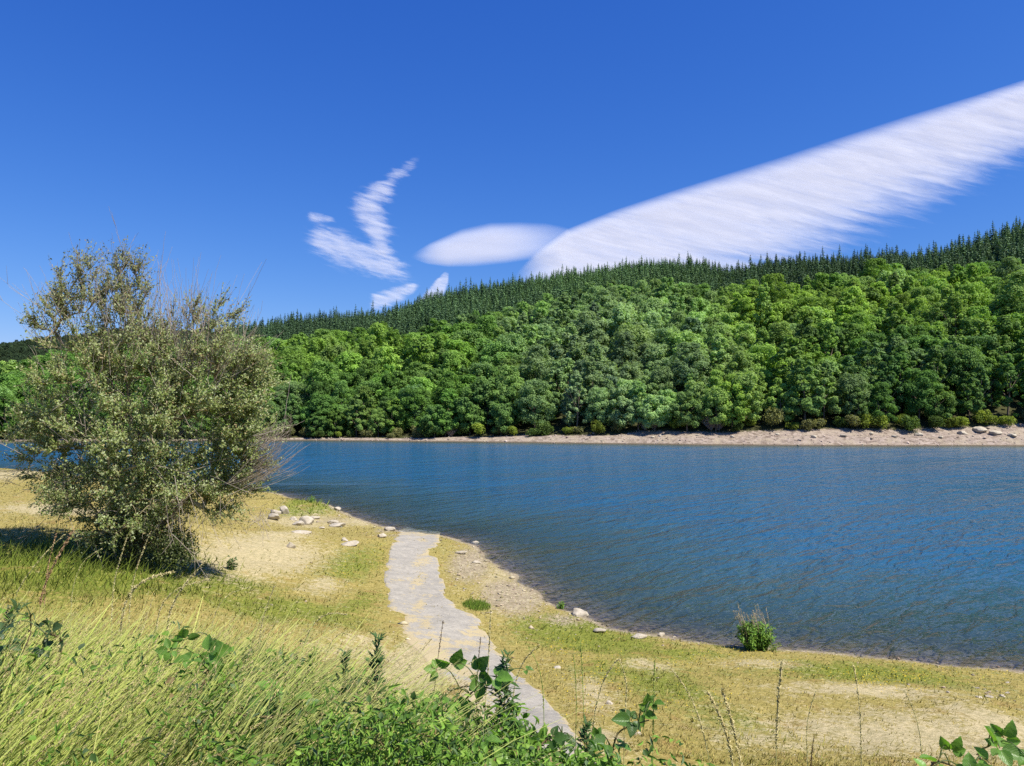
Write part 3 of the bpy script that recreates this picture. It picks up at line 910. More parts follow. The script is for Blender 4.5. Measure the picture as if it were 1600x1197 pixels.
RW = ['foremost rank', 'second rank', 'third rank', 'fourth rank', 'fifth rank', 'hindmost rank']
items = [((next(s for a, b, s in CZ if a <= px[i] < b), RW[min(int(depth_rank[j]), 5)]), px[i]) for j, i in enumerate(cm_)]
labs = unique_labels(items, lambda n, k: '%s dark spruce%s, %s, %s' % (n[0], n[1], k[1], k[0]))
for j, i in enumerate(cm_):
    cm, tm, hh = conif[cid[i]]
    r_ = empty('conifer_tree', (x[i], y[i], z[i] - .3), crot[i], tuple(cs3[i]))
    tag(r_, labs[j], 'tree', 'dark conifers along the ridge')
    c = obj('crown', cm, r_); c['tint'] = [float(q) for q in ctint[i]]
    obj('trunk', tm, r_)

# the far valley side on the left: one mass of trees
X, Y, Zf = DIST
gd = np.random.default_rng(9)
xx = gd.uniform(-1500, -250, 9000); yy = gd.uniform(1100, 2000, 9000)
q = 800 + FPX * xx / yy
kp = (q > -120) & (q < 420)
xx, yy = xx[kp], yy[kp]
ixx = np.clip(((xx + 2600) / 25).astype(int), 0, len(fx) - 2); iyy = np.clip(((yy - 900) / 25).astype(int), 0, len(fy) - 2)
Zg = Zf.reshape(len(fy), len(fx)); a_ = (xx - fx[ixx]) / 25; b_ = (yy - fy[iyy]) / 25
zz = (Zg[iyy, ixx] * (1 - a_) + Zg[iyy, ixx + 1] * a_) * (1 - b_) + (Zg[iyy + 1, ixx] * (1 - a_) + Zg[iyy + 1, ixx + 1] * a_) * b_
nn = len(xx)
so = scatter('distant_forest', 'broadleaf', np.stack([xx, yy, zz - 3], 1), gd.uniform(0, 6.28, nn), np.repeat(gd.uniform(.9, 1.5, nn)[:, None], 3, 1), gd.integers(0, 10, nn),
             np.array([.06, .10, .05])[None] * np.exp(gd.normal(0, .2, nn))[:, None])
tag(so, 'distant forest on the bluish hill beyond the lake, left of the willow', 'forest', kind='stuff')

# shrubs along the far bank
gs = np.random.default_rng(77)
sx = []
for q in np.arange(-20, 1640, 25): sx.append(q + gs.uniform(-10, 10))
sx = np.array(sx)
SI = []
for q in sx:
    yy = np.interp(q, HP, H_S) + np.interp(q, HP, H_W) + gs.uniform(-1.2, 1.8)
    xx = (q - 800) / FPX * yy
    kind = gs.random()
    bare = any(abs(q - c) < 12 for c in (708, 1012, 1112))
    SI.append((xx, yy, q, 'bare' if bare else ('olive' if kind < .55 else ('lime' if kind < .8 else 'deep'))))
NAMEK = {'bare': 'bare grey', 'olive': 'dull olive', 'lime': 'lime green', 'deep': 'deep green'}
labs = unique_labels([((NAMEK[k], zone(q)), q) for xx, yy, q, k in SI], lambda n, k: '%s %s shrub%s, by far bank, %s' % (n[0], k[0], n[1], k[1]))
TINTS = {'olive': (.20, .215, .085), 'lime': (.21, .275, .045), 'deep': (.10, .165, .04), 'bare': (.2, .2, .2)}
for j, (xx, yy, q, k) in enumerate(SI):
    s_ = gs.uniform(.75, 1.35) * (0.8 if q < 650 else 1.0)
    zz = float(hill_z(np.array([xx]), np.array([yy]))[0])
    me = bares[j % 2] if k == 'bare' else shrubs[int(gs.integers(0, 4))]
    o = obj('shrub', me, None, (xx, yy, zz - .15))
    o.rotation_euler = (0, 0, gs.uniform(0, 6.28)); o.scale = (s_ * 1.1, s_ * 1.1, s_)
    f = math.exp(gs.normal(0, .15))
    o['tint'] = [float(v * f) for v in TINTS[k]]
    tag(o, labs[j], 'shrub', 'shrubs along the far bank')

# ------------------------------------------------------------------ the big grey willow on the near shore
gw = np.random.default_rng(1234)
WX, WY, WZ = gpt(212, 884)
K_ = WY / FPX
def loc_(px, py, dy=0.0):
    return np.array([(px - 212) * K_, dy, (884 - py) * K_])
ELL = [  # px, py, rx, ry, weight, leafiness
    (232, 640, 172, 125, 160, 1.0), (165, 515, 108, 98, 84, .50), (320, 560, 82, 95, 66, .50), (215, 775, 130, 70, 85, .75),
    (80, 675, 62, 58, 30, .6), (372, 650, 50, 100, 44, 1.15), (112, 452, 42, 52, 20, .45), (195, 445, 36, 40, 12, .45), (95, 740, 52, 26, 14, .5), (345, 760, 55, 45, 22, .7)]
TG, TLf = [], []
for px, py, rx, ry, n, lf in ELL:
    d = unit(gw.normal(size=(n, 3))) * (gw.random((n, 1)) ** .42)
    q = np.stack([px + d[:, 0] * rx, py - d[:, 2] * ry], 1)
    for (a, b), dd in zip(q, d[:, 1]):
        TG.append(loc_(a, b, dd * rx * .85 * K_)); 
        bare = math.exp(-(((a - 285) / 52) ** 2 + ((b - 490) / 75) ** 2))
        low = .45 * math.exp(-(((a - 275) / 70) ** 2 + ((b - 775) / 40) ** 2))
        TLf.append(lf * (1 - .8 * bare) * (1 - low) * (0.7 if b < 430 else 1))
TG = np.array(TG); TLf = np.array(TLf)
TG[:, 2] = np.maximum(TG[:, 2], .5)
order = np.argsort(np.linalg.norm(TG * np.array([1, 1, .9]), axis=1))
TG, TLf = TG[order], TLf[order]
nodes, par, cnt = [np.zeros(3)], [-1], None
paths = []
def add_path(start, pts):
    ids = [start]
    for q in pts:
        nodes.append(q); par.append(ids[-1]); ids.append(len(nodes) - 1)
    paths.append(ids)
stems = [(-1.3, .2, 8.2), (-.4, -.3, 8.8), (1.6, .3, 7.0), (-1.9, .3, 4.2), (-.9, -.6, 5.2), (-.2, .7, 6.0), (.55, -.5, 5.4), (1.5, .2, 4.6), (2.6, -.5, 3.2), (-2.9, -.4, 2.8), (.1, -1.6, 3.6)]
for sx_, sy_, sz_ in stems:
    e_ = np.array([sx_, sy_, sz_]); st = gw.normal(0, .16, 3); st[2] = 0
    s = np.linspace(0, 1, 6)[1:]
    add_path(0, [st * (1 - t) + e_ * np.array([t ** 1.5, t ** 1.5, t]) + gw.normal(0, .07, 3) for t in s])
for T_ in TG:
    A = np.array(nodes)
    dv = T_ - A
    ds = np.linalg.norm(dv, axis=1)
    rb = np.linalg.norm(A, axis=1); rt = np.linalg.norm(T_)
    cost = ds * (1 + .5 * (dv[:, 2] < -.2)) + .9 * np.maximum(rb - rt + .2, 0) * 2
    cost[0] += 2.5
    j = int(np.argmin(cost)); a = A[j]
    pd = unit((a - A[par[j]])[None])[0] if par[j] >= 0 else np.array([0, 0, 1.])
    L = ds[j]
    m1 = a + pd * L * .35 + np.array([0, 0, .06 * L])
    pts = []
    for t in np.linspace(0, 1, 6)[1:]:
        q = (1 - t) ** 2 * a + 2 * t * (1 - t) * m1 + t * t * T_
        pts.append(q + gw.normal(0, .035 * min(L, 2), 3) * (t < 1))
    add_path(j, pts)
cnt = np.zeros(len(nodes))
for p in paths: cnt[p[-1]] += 1
for i in range(len(nodes) - 1, 0, -1): cnt[par[i]] += cnt[i]
A = np.array(nodes)
PP = np.array([[A[i] for i in p] for p in paths])
RR = np.array([[.0095 * max(cnt[i], .6) ** .55 for i in p[1:2] + p[1:]] for p in paths])
RR[:, -1] = .006
willow = empty('willow_tree', (WX, WY, WZ - .05))
tag(willow, 'large many-stemmed willow with grey-green thinning crown on the left near shore', 'tree')
ns_ = len(stems)
V, F = tubes(PP[:ns_], RR[:ns_], 8)
obj('trunk', mesh('willow_trunk', V, F, M['bark'], smooth=True), willow)
V, F = tubes(PP[ns_:], RR[ns_:], 5)
# twiglets round every branch tip
nt = 10
C0 = np.repeat(PP[ns_:, -1], nt, 0)
back = np.repeat(PP[ns_:, -3], nt, 0)
fr_ = gw.random((len(C0), 1))
C0 = C0 * (1 - fr_ * .6) + back * fr_ * .6
dirp = np.repeat(unit(PP[ns_:, -1] - PP[ns_:, -2]), nt, 0)
ctr = np.array([0, 0, 4.5])
D0 = unit(dirp * .5 + unit(C0 - ctr) * .75 + gw.normal(size=C0.shape) * .5 + np.array([.12, 0, .28]))
TL = gw.uniform(.35, 1.15, len(C0))
s = np.linspace(0, 1, 4)
TP = C0[:, None] + D0[:, None] * (TL[:, None] * s)[..., None] + np.array([0.05, 0, .10])[None, None] * ((s ** 2)[None, :, None] * TL[:, None, None]) + gw.normal(0, .025, (len(C0), 4, 3)) * s[None, :, None]
V2, F2 = tubes(TP, np.broadcast_to(.0105 * (1 - .6 * s), (len(C0), 4)), 3)
V, F, _ = merge([(V, F, {}), (V2, F2, {})])
obj('branches', mesh('willow_branches', V, F, M['twig'], smooth=True), willow)
# leaves along the twiglets
lfac = np.repeat(TLf, nt)
kk = 40
LP = []
LPn = []
for j in range(kk):
    t = (j + gw.random(len(TP))) / kk
    t = .12 + .88 * t
    i0 = np.minimum((t * 3).astype(int), 2); f = (t * 3 - i0)[:, None]
    q = TP[np.arange(len(TP)), i0] * (1 - f) + TP[np.arange(len(TP)), i0 + 1] * f
    kp = gw.random(len(TP)) < np.clip(lfac * .85, 0, 1)
    LP.append(q[kp] + gw.normal(0, .045, (kp.sum(), 3))); LPn.append(D0[kp])
LP, LD = np.concatenate(LP), np.concatenate(LPn)
# dense low growth round the foot
nu = 7000
d = unit(gw.normal(size=(nu, 3))) * gw.random((nu, 1)) ** .5
foot = np.array([loc_(210 + a * (84 - 26 * b), 835 - b * 52, c * 74 * K_) for a, b, c in zip(d[:, 0], d[:, 2], d[:, 1])])
foot2 = np.array([loc_(285 + a * 34, 850 - b * 34, -.6 + c * 34 * K_) for a, b, c in zip(d[:2600, 0], d[:2600, 2], d[:2600, 1])])
foot = np.concatenate([foot, foot2]); foot = foot[foot[:, 2] > .02]
def fill(px, py, rx, ry, n):
    d = unit(gw.normal(size=(n, 3))) * gw.random((n, 1)) ** .45
    return np.array([loc_(px + a * rx, py - b * ry, c * rx * .7 * K_) for a, b, c in zip(d[:, 0], d[:, 2], d[:, 1])])
core = np.concatenate([fill(225, 650, 130, 90, 4500), fill(225, 745, 120, 60, 9000), fill(345, 720, 55, 70, 3000), fill(215, 800, 80, 40, 4000)])
core = core[core[:, 2] > .1]
LP = np.concatenate([LP, core]); LD = np.concatenate([LD, unit(gw.normal(size=core.shape) + np.array([0, 0, .2]))])
LP = np.concatenate([LP, foot]); LD = np.concatenate([LD, unit(gw.normal(size=foot.shape) + np.array([0, 0, .3]))])
n = len(LP)
LN = unit(gw.normal(size=(n, 3)) * .8 + unit(LP - ctr) * .4 + np.array([.25, -.35, .35]))
LL = gw.uniform(.075, .135, n)
V, F = rhombs(LP, LN, LL, LL * gw.uniform(.42, .6, n), LD + gw.normal(size=(n, 3)) * .7)
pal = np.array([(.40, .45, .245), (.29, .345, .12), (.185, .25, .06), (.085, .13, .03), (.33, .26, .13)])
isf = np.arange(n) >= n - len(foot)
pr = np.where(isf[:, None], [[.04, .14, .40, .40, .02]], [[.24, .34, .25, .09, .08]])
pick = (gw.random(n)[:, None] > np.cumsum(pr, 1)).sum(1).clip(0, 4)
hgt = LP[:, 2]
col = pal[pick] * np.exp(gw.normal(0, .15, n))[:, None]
col = np.where(isf[:, None], col * .5, col)  # foot leaves coloured darker, standing in for shade beneath the crown
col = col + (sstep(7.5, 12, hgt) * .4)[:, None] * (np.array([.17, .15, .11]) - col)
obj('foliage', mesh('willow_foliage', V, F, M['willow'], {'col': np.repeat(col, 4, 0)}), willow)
# bare grey sprays: the fan at the lower right, drooping dead twigs inside, whips above the crown
def spray(p0, ang0, ang1, l0, l1, n, dep, droop, spread=.25):
    a = np.radians(gw.uniform(ang0, ang1, n)); ln = gw.uniform(l0, l1, n)
    st = np.array([loc_(p0[0] + gw.normal(0, p0[2]), p0[1] + gw.normal(0, p0[3]), gw.normal(0, dep)) for _ in range(n)])
    s = np.linspace(0, 1, 6)
    dx, dz = np.cos(a) * ln, np.sin(a) * ln
    P = st[:, None] + np.stack([dx[:, None] * s, gw.normal(0, spread, n)[:, None] * ln[:, None] * s, dz[:, None] * s + droop * (ln[:, None] * s * s)], -1)
    P = P + gw.normal(0, .03, P.shape) * s[None, :, None]
    return P
SP = [spray((165, 520, 45, 34), 62, 118, 1.2, 2.9, 80, .9, .05), spray((232, 560, 30, 34), 62, 118, 1.2, 2.6, 60, .9, .05), spray((320, 570, 36, 34), 55, 105, 1.2, 2.7, 60, .8, .05), spray((240, 660, 75, 55), 15, 165, .8, 2.0, 170, 1.4, .05), spray((215, 760, 60, 30), 140, 400, .7, 1.8, 120, 1.2, -.15), spray((372, 752, 9, 8), 2, 52, 1.0, 2.7, 115, .5, .22), spray((400, 700, 9, 14), 15, 60, .7, 1.5, 50, .5, .1), spray((300, 770, 40, 24), 200, 330, .8, 1.9, 90, .9, -.35),
      spray((150, 745, 30, 18), 190, 290, .7, 1.8, 50, .9, -.3), spray((285, 560, 22, 26), 62, 118, 1.8, 3.7, 80, .7, .05), spray((90, 530, 20, 25), 95, 150, 1.0, 2.2, 26, .7, .1),
      spray((345, 600, 18, 20), 35, 85, 1.4, 2.7, 40, .6, .1), spray((60, 730, 16, 14), 165, 215, .8, 1.6, 26, .6, -.05), spray((180, 470, 30, 20), 70, 115, 1.2, 2.4, 26, .6, .05), spray((410, 800, 8, 8), 185, 350, .4, .9, 14, .4, -.2)]
P = np.concatenate(SP); s = np.linspace(0, 1, 6)
V, F = tubes(P, np.broadcast_to(.0115 * (1 - .6 * s), P.shape[:2]), 3)
# side twigs
j = gw.integers(0, len(P), 520); t_ = gw.integers(1, 5, 520)
st = P[j, t_]; dd = unit(unit(P[j, 5] - P[j, 0]) + gw.normal(size=(520, 3)) * .55); ln = gw.uniform(.25, .8, 520)
s4 = np.linspace(0, 1, 4)
P2 = st[:, None] + dd[:, None] * (ln[:, None] * s4)[..., None] + np.array([0, 0, .12]) * (s4 ** 2)[None, :, None]
V2, F2 = tubes(P2, np.broadcast_to(.009 * (1 - .6 * s4), (520, 4)), 3)
V, F, _ = merge([(V, F, {}), (V2, F2, {})])
o = obj('dead_twigs', mesh('willow_dead_twigs', V, F, M['dead'], smooth=True), willow)
o['label'] = 'bare grey leafless twigs fanning out of the crown'

# ------------------------------------------------------------------ rocks on the near shore, stones, turf
import bmesh
def rock_mesh(seed, w, d, h):
    g = np.random.default_rng(seed)
    bm = bmesh.new(); bmesh.ops.create_icosphere(bm, subdivisions=4, radius=1.0)
    V = np.array([v.co[:] for v in bm.verts]); F = np.array([[v.index for v in f.verts] for f in bm.faces]); bm.free()
    for k in range(13):                               # broken faces
        nrm = unit(g.normal(size=(1, 3)) * np.array([1, 1, .8]))[0]; lim = g.uniform(.52, .84)
        q = V @ nrm - lim
        V = V - np.maximum(q, 0)[:, None] * nrm * .94
    f = fbm(V[:, 0] * 2.3 + seed, V[:, 1] * 2.3 + V[:, 2] * 1.7, seed, 4) - .5
    V = V * (1 + .22 * f[:, None])
    V = V / np.abs(V).max(0) * np.array([w / 2, d / 2, h / 2])
    V[:, 2] += h * .28
    return mesh('rock', V, F, M['rock'])

NEAR = [  # px, py, width px, height px, label
    (429, 803, 21, 9, 'low pale rock behind the tall upright rock, right of the willow'),
    (445, 803, 15, 15, 'tall upright pale rock of the group right of the willow'),
    (427, 812, 27, 12, 'broad pale rock nearest the willow, left of its rock group'),
    (459, 813, 14, 7, 'small flat rock touching the left of the wedge-shaped rock'),
    (478, 819, 24, 15, 'large wedge-shaped pinkish rock in the middle of the rock group'),
    (466, 821, 18, 9, 'light grey rock in front of the wedge-shaped pinkish rock'),
    (491, 811, 22, 6, 'flat slab half buried behind the wedge-shaped rock'),
    (503, 826, 11, 4, 'small flat stone between the rock group and the slab pair'),
    (520, 818, 20, 6, 'flat buried slab just behind the pale slab with dark right edge'),
    (527, 823, 26, 7, 'pale slab with dark right edge on the slope left of the ramp'),
    (473, 833, 36, 5, 'long flat bedrock slab flush with the ground below the rock group'),
    (454, 856, 17, 11, 'single blocky boulder alone on the sandy patch'),
    (538, 845, 12, 6, 'small round stone sitting behind the long low slab in the grass'),
    (545, 852, 34, 8, 'long low slab in the grass left of the boat ramp'),
    (596, 840, 16, 8, 'dark lichened rock in the grass close to the ramp top'),
    (609, 829, 19, 7, 'pale rock at the waterline beside the ramp end'),
    (528, 797, 12, 6, 'small pale rock at the water by the green knoll'),
    (742, 847, 14, 5, 'flat stone at the waterline right of the ramp end'),
    (904, 961, 32, 11, 'large flat rock leaning into the water beside the small shore plant'),
    (938, 988, 22, 9, 'rounded pale rock in the grass bank below the large flat rock'),
    (999, 997, 26, 9, 'broad pinkish rock at the water\'s edge in mid shore'),
    (1033, 994, 15, 7, 'small pointed rock at the water right of the broad pinkish rock'),
    (1054, 997, 9, 4, 'smallest stone in the waterline row, right of the pointed rock'),
    (870, 1044, 14, 4, 'flat pale stone in the grass right of the ramp'),
    (951, 1100, 13, 7, 'white stone in the grass at the lower right side of the ramp'),
    (997, 1149, 13, 7, 'pale stone in dry grass near the bottom bramble leaves'),
    (720, 865, 22, 5, 'flat bedrock slab in the gravel beside the ramp end'),
    (745, 880, 16, 5, 'brownish stone in the middle of the gravel bank'),
    (1546, 1090, 13, 5, 'grey stone in the flowers, middle of the right shore stones'),
    (1566, 1089, 12, 5, 'flat stone right of the grey one on the right shore'),
    (1575, 1084, 9, 5, 'whitish stone, rearmost right in the right shore cluster'),
    (1529, 1090, 11, 4, 'dull stone at the left of the right shore cluster'),
    (1528, 1076, 8, 4, 'little pale stone above the right shore cluster'),
    (1420, 1071, 6, 4, 'lone white pebble among the yellow flowers'),
    (1481, 1083, 6, 5, 'lone pale pebble at the right end of the yellow flowers'),
    (1575, 1067, 8, 3, 'pale stone near the waterline at far right')]
for i, (px, py, w, h, lb) in enumerate(NEAR):
    gx, gy, gz = gpt(px, py)
    k = gy / FPX
    ww, hh = w * k, max(h * k * 1.15, .06)
    o = obj('rock', rock_mesh(900 + i, ww, ww * random.uniform(.6, .95), hh), None, (gx, gy, gz - .02))
    o.rotation_euler = (random.uniform(-.12, .12), random.uniform(-.12, .12), random.uniform(-.5, .5))
    tag(o, lb, 'rock', 'rocks on the near shore')

FARROCK = [(1020, 684, 8), (1090, 681, 7), (1145, 683, 9), (1215, 679, 8), (1272, 683, 10), (1318, 682, 12), (1362, 678, 9), (1398, 683, 10), (1436, 680, 13), (1470, 684, 10), (1503, 678, 17), (1530, 674, 22), (1556, 679, 20), (1583, 682, 16)]
for i, (px, py, w) in enumerate(FARROCK):
    d = ray(px, py); tt = np.arange(165, 215, .1); P = np.array([0, 0, EYE]) + d[None] * tt[:, None]
    j = int(np.argmax(P[:, 2] < hill_z(P[:, 0], P[:, 1]))); q = P[j]
    ww = w * q[1] / FPX
    o = obj('boulder', rock_mesh(960 + i, ww, ww * .8, ww * .45), None, (q[0], q[1], float(hill_z(q[0:1], q[1:2])[0]) - .05))
    o.rotation_euler = (0, .1, random.uniform(-1, 1))
    tag(o, '%s of the large boulders%s on the far gravel bank' % nth(i, len(FARROCK)), 'boulder', 'boulders on the far bank')

def stones(P, S_, g):
    """small angular stones, six corners each."""
    n = len(P)
    base = np.array([(1, 0, 0), (0, 1, 0), (-1, 0, 0), (0, -1, 0), (0, 0, .7), (0, 0, -.5)], float)
    J = base[None] + g.normal(0, .22, (n, 6, 3))
    a = g.uniform(0, 6.28, n); c, s = np.cos(a), np.sin(a)
    X = J[..., 0] * c[:, None] - J[..., 1] * s[:, None]; Y = J[..., 0] * s[:, None] + J[..., 1] * c[:, None]
    asp = g.uniform(.55, 1, n)
    V = np.stack([X, Y * asp[:, None], J[..., 2] * .7], -1) * (S_ * .5)[:, None, None] + P[:, None]
    f = np.array([(0, 1, 4), (1, 2, 4), (2, 3, 4), (3, 0, 4), (1, 0, 5), (2, 1, 5), (3, 2, 5), (0, 3, 5)])
    F = (f[None] + (np.arange(n) * 6)[:, None, None]).reshape(-1, 3)
    return V.reshape(-1, 3), F

g6 = np.random.default_rng(66)
# gravel of the near bank
n = 30000
x = g6.uniform(-22, 30, n); y = g6.uniform(22, 74, n)
d = shore_d(x, y); st = blobs(x, y, STONE)
pr = np.where((d > -2.2) & (d < 14), np.maximum(st * .9, np.exp(-np.abs(d) / .55) * .55), 0) + .012 * (d > 0) * (d < 14)
yrow = PXY[:, 0, 1]; o_r = np.argsort(yrow)
lx = np.interp(y, yrow[o_r], PXY[o_r, 0, 0]); rx = np.interp(y, yrow[o_r], PXY[o_r, -1, 0])
wd_ = np.minimum(x - lx, rx - x)
pr = np.where(wd_ > -.1, np.where(wd_ < .35, .10, .025) * (y > 24), pr)
kp = g6.random(n) < pr
x, y = x[kp], y[kp]
sz = np.exp(g6.normal(-2.35, .5, len(x))).clip(.04, .42)
z = ground_z(x, y)
V, F = stones(np.stack([x, y, z + sz * .06], 1), sz, g6)
c = np.array([.36, .30, .205])[None] * np.exp(g6.normal(0, .28, len(x)))[:, None] * np.where(z < .02, .45, 1)[:, None]
c = c + g6.normal(0, .012, c.shape)
me = mesh('gravel', V, F, M['stone'], {'col': np.repeat(np.clip(c, .02, .8), 6, 0)})
tag(obj('gravel', me), 'loose beige gravel strewn along the near waterline and beside the ramp', 'gravel', kind='stuff')
# gravel of the far bank
n = 9000
y = g6.uniform(160, 206, n); x = (g6.uniform(-60, 1660, n) - 800) / FPX * y
e = y - far_params(x, y)[2]
kp = (e > .3) & (e < 8.5) & (g6.random(n) < np.where(e < 1.2, 1, .75))
x, y = x[kp], y[kp]
sz = np.exp(g6.normal(-1.15, .5, len(x))).clip(.12, 1.2)
V, F = stones(np.stack([x, y, hill_z(x, y) + sz * .05], 1), sz, g6)
c = np.array([.38, .31, .25])[None] * np.exp(g6.normal(0, .25, len(x)))[:, None] + g6.normal(0, .014, (len(x), 3))
me = mesh('gravel', V, F, M['stone'], {'col': np.repeat(np.clip(c, .02, .8), 6, 0)})
tag(obj('gravel', me), 'pinkish gravel and rubble of the exposed bank on the far shore', 'gravel', kind='stuff')

# turf
def blades(P, H, Wd, lean, col, g, segs=1, droop=0.0, tipc=None):
    """P (n,3), height, width, lean (n,2): tapering ribbons."""
    n = len(P); s = np.linspace(0, 1, segs + 1)
    a = g.uniform(0, np.pi, n); wv = np.stack([np.cos(a), np.sin(a) * .6, np.zeros(n)], 1)
    c = P[:, None] + np.stack([lean[:, 0:1] * H[:, None] * (.45 * s + .55 * s * s), lean[:, 1:2] * H[:, None] * (.45 * s + .55 * s * s), H[:, None] * (s - droop * s * s * np.abs(lean[:, 0:1]))], -1)
    w = (Wd[:, None] * (1 - .86 * s ** 1.3))[..., None] * wv[:, None] * .5
    V = np.stack([c - w, c + w], 2)
    m = 2 * (segs + 1)
    i = np.arange(segs); f = np.stack([2 * i, 2 * i + 1, 2 * i + 3, 2 * i + 2], 1)
    F = (f[None] + (np.arange(n) * m)[:, None, None]).reshape(-1, 4)
    cc = np.repeat(col[:, None], segs + 1, 1) if tipc is None else col[:, None] * (1 - s)[None, :, None] + tipc[:, None] * s[None, :, None]
    return V.reshape(-1, 3), F, np.repeat(cc, 2, 1).reshape(-1, 3), c
n = 150000
y = 15 + (100 - 15) * g6.random(n) ** 1.9
x = (g6.uniform(-80, 1680, n) - 800) / FPX * y
d = shore_d(x, y)
ok = (d > .35)
x, y, d = x[ok], y[ok], d[ok]
sa = blobs(x, y, SAND); gr = .22 + blobs(x, y, GREEN) + .7 * (fbm(x * .2, y * .14, 52) - .5); so_ = blobs(x, y, STONE)
lx = np.interp(y, yrow[o_r], PXY[o_r, 0, 0]); rx = np.interp(y, yrow[o_r], PXY[o_r, -1, 0])
onp = (x > lx - .05) & (x < rx + .05) & (y > yrow.min())
mid = np.exp(-(((x - (lx * .42 + rx * .58)) / .25) ** 2)) * (y > 26) * (fbm(x * 0 + 3, y * .5, 56, 3) > .47)
mid = np.maximum(mid, .7 * (np.minimum(x - lx, rx - x) < .35 * fbm(x * 1.3, y * 1.3, 59, 3)))
dens = np.clip(.80 - 1.4 * sa + .35 * gr, .22 * (fbm(x * 2.2, y * 1.6, 60, 2) > .60), 1) * (1 - .9 * np.clip(so_, 0, 1)) * (.35 + .9 * fbm(x * .9, y * .6, 57, 3))
dens = np.where(onp, mid * .6, dens)
kp = g6.random(len(x)) < dens
x, y, gr, sa = x[kp], y[kp], gr[kp], sa[kp]
z = ground_z(x, y)
px, py = proj(x, y, z)
lush = np.exp(-(((px - 130) / 230) ** 2 + ((py - 890) / 48) ** 2)) + .6 * np.exp(-(((px - 490) / 45) ** 2 + ((py - 790) / 14) ** 2)) + .5 * np.exp(-(((px - 742) / 22) ** 2 + ((py - 943) / 9) ** 2))
H = (.045 + .05 * np.clip(gr, 0, 1) + .30 * np.clip(lush, 0, 1)) * np.exp(g6.normal(0, .35, len(x)))
gm = np.clip(gr * 1.15 - .15 + .7 * lush + g6.normal(0, .25, len(x)), 0, 1)[:, None]
cs = np.array([.385, .31, .115]); cg = np.array([.165, .215, .036])
col = (cs * (1 - gm) + cg * gm) * np.exp(g6.normal(0, .24, len(x)))[:, None] * (.62 + .8 * fbm(x * 1.6, y * 1.1, 58, 3))[:, None]
H = H * (.6 + 1.0 * fbm(x * 1.6, y * 1.1, 58, 3))
V, F, C, _ = blades(np.stack([x, y, z - .01], 1), H, .012 + .0011 * y * g6.uniform(.7, 1.3, len(x)), np.stack([g6.normal(.35, .5, len(x)), g6.normal(0, .5, len(x))], 1), col, g6)
me = mesh('short_grass', V, F, M['grass'], {'col': C})
tag(obj('short_grass', me), 'short dry and green grass over the near shore', 'grass', kind='stuff')
# little yellow flowers
FL = [(1380, 1062, 130, 22, 380), (545, 895, 50, 40, 190), (930, 1060, 90, 60, 260), (1150, 1035, 130, 22, 200), (590, 870, 20, 26, 150), (1080, 1095, 110, 30, 70), (880, 1015, 40, 20, 90), (1560, 1060, 30, 14, 40)]
P = []
for cx, cy, a, b, k in FL:
    for _ in range(k):
        q, w = g6.normal(cx, a * .5), g6.normal(cy, b * .5)
        if w > 1170: continue
        gx, gy, gz = gpt(q, w)
        if float(shore_d(np.array([gx]), np.array([gy]))[0]) > .5: P.append((gx, gy, gz + g6.uniform(.06, .16)))
P = np.array(P); n = len(P)
V, F = rhombs(P, unit(g6.normal(size=(n, 3)) * .5 + np.array([0, -.4, 1])), g6.uniform(.025, .055, n), g6.uniform(.025, .05, n))
me = mesh('yellow_flowers', V, F, M['col'], {'col': np.repeat(np.array([[.55, .42, .03]]) * np.exp(g6.normal(0, .15, n))[:, None], 4, 0)})
tag(obj('yellow_flowers', me), 'scattered little yellow flowers in the turf of the near shore', 'flowers', kind='stuff')

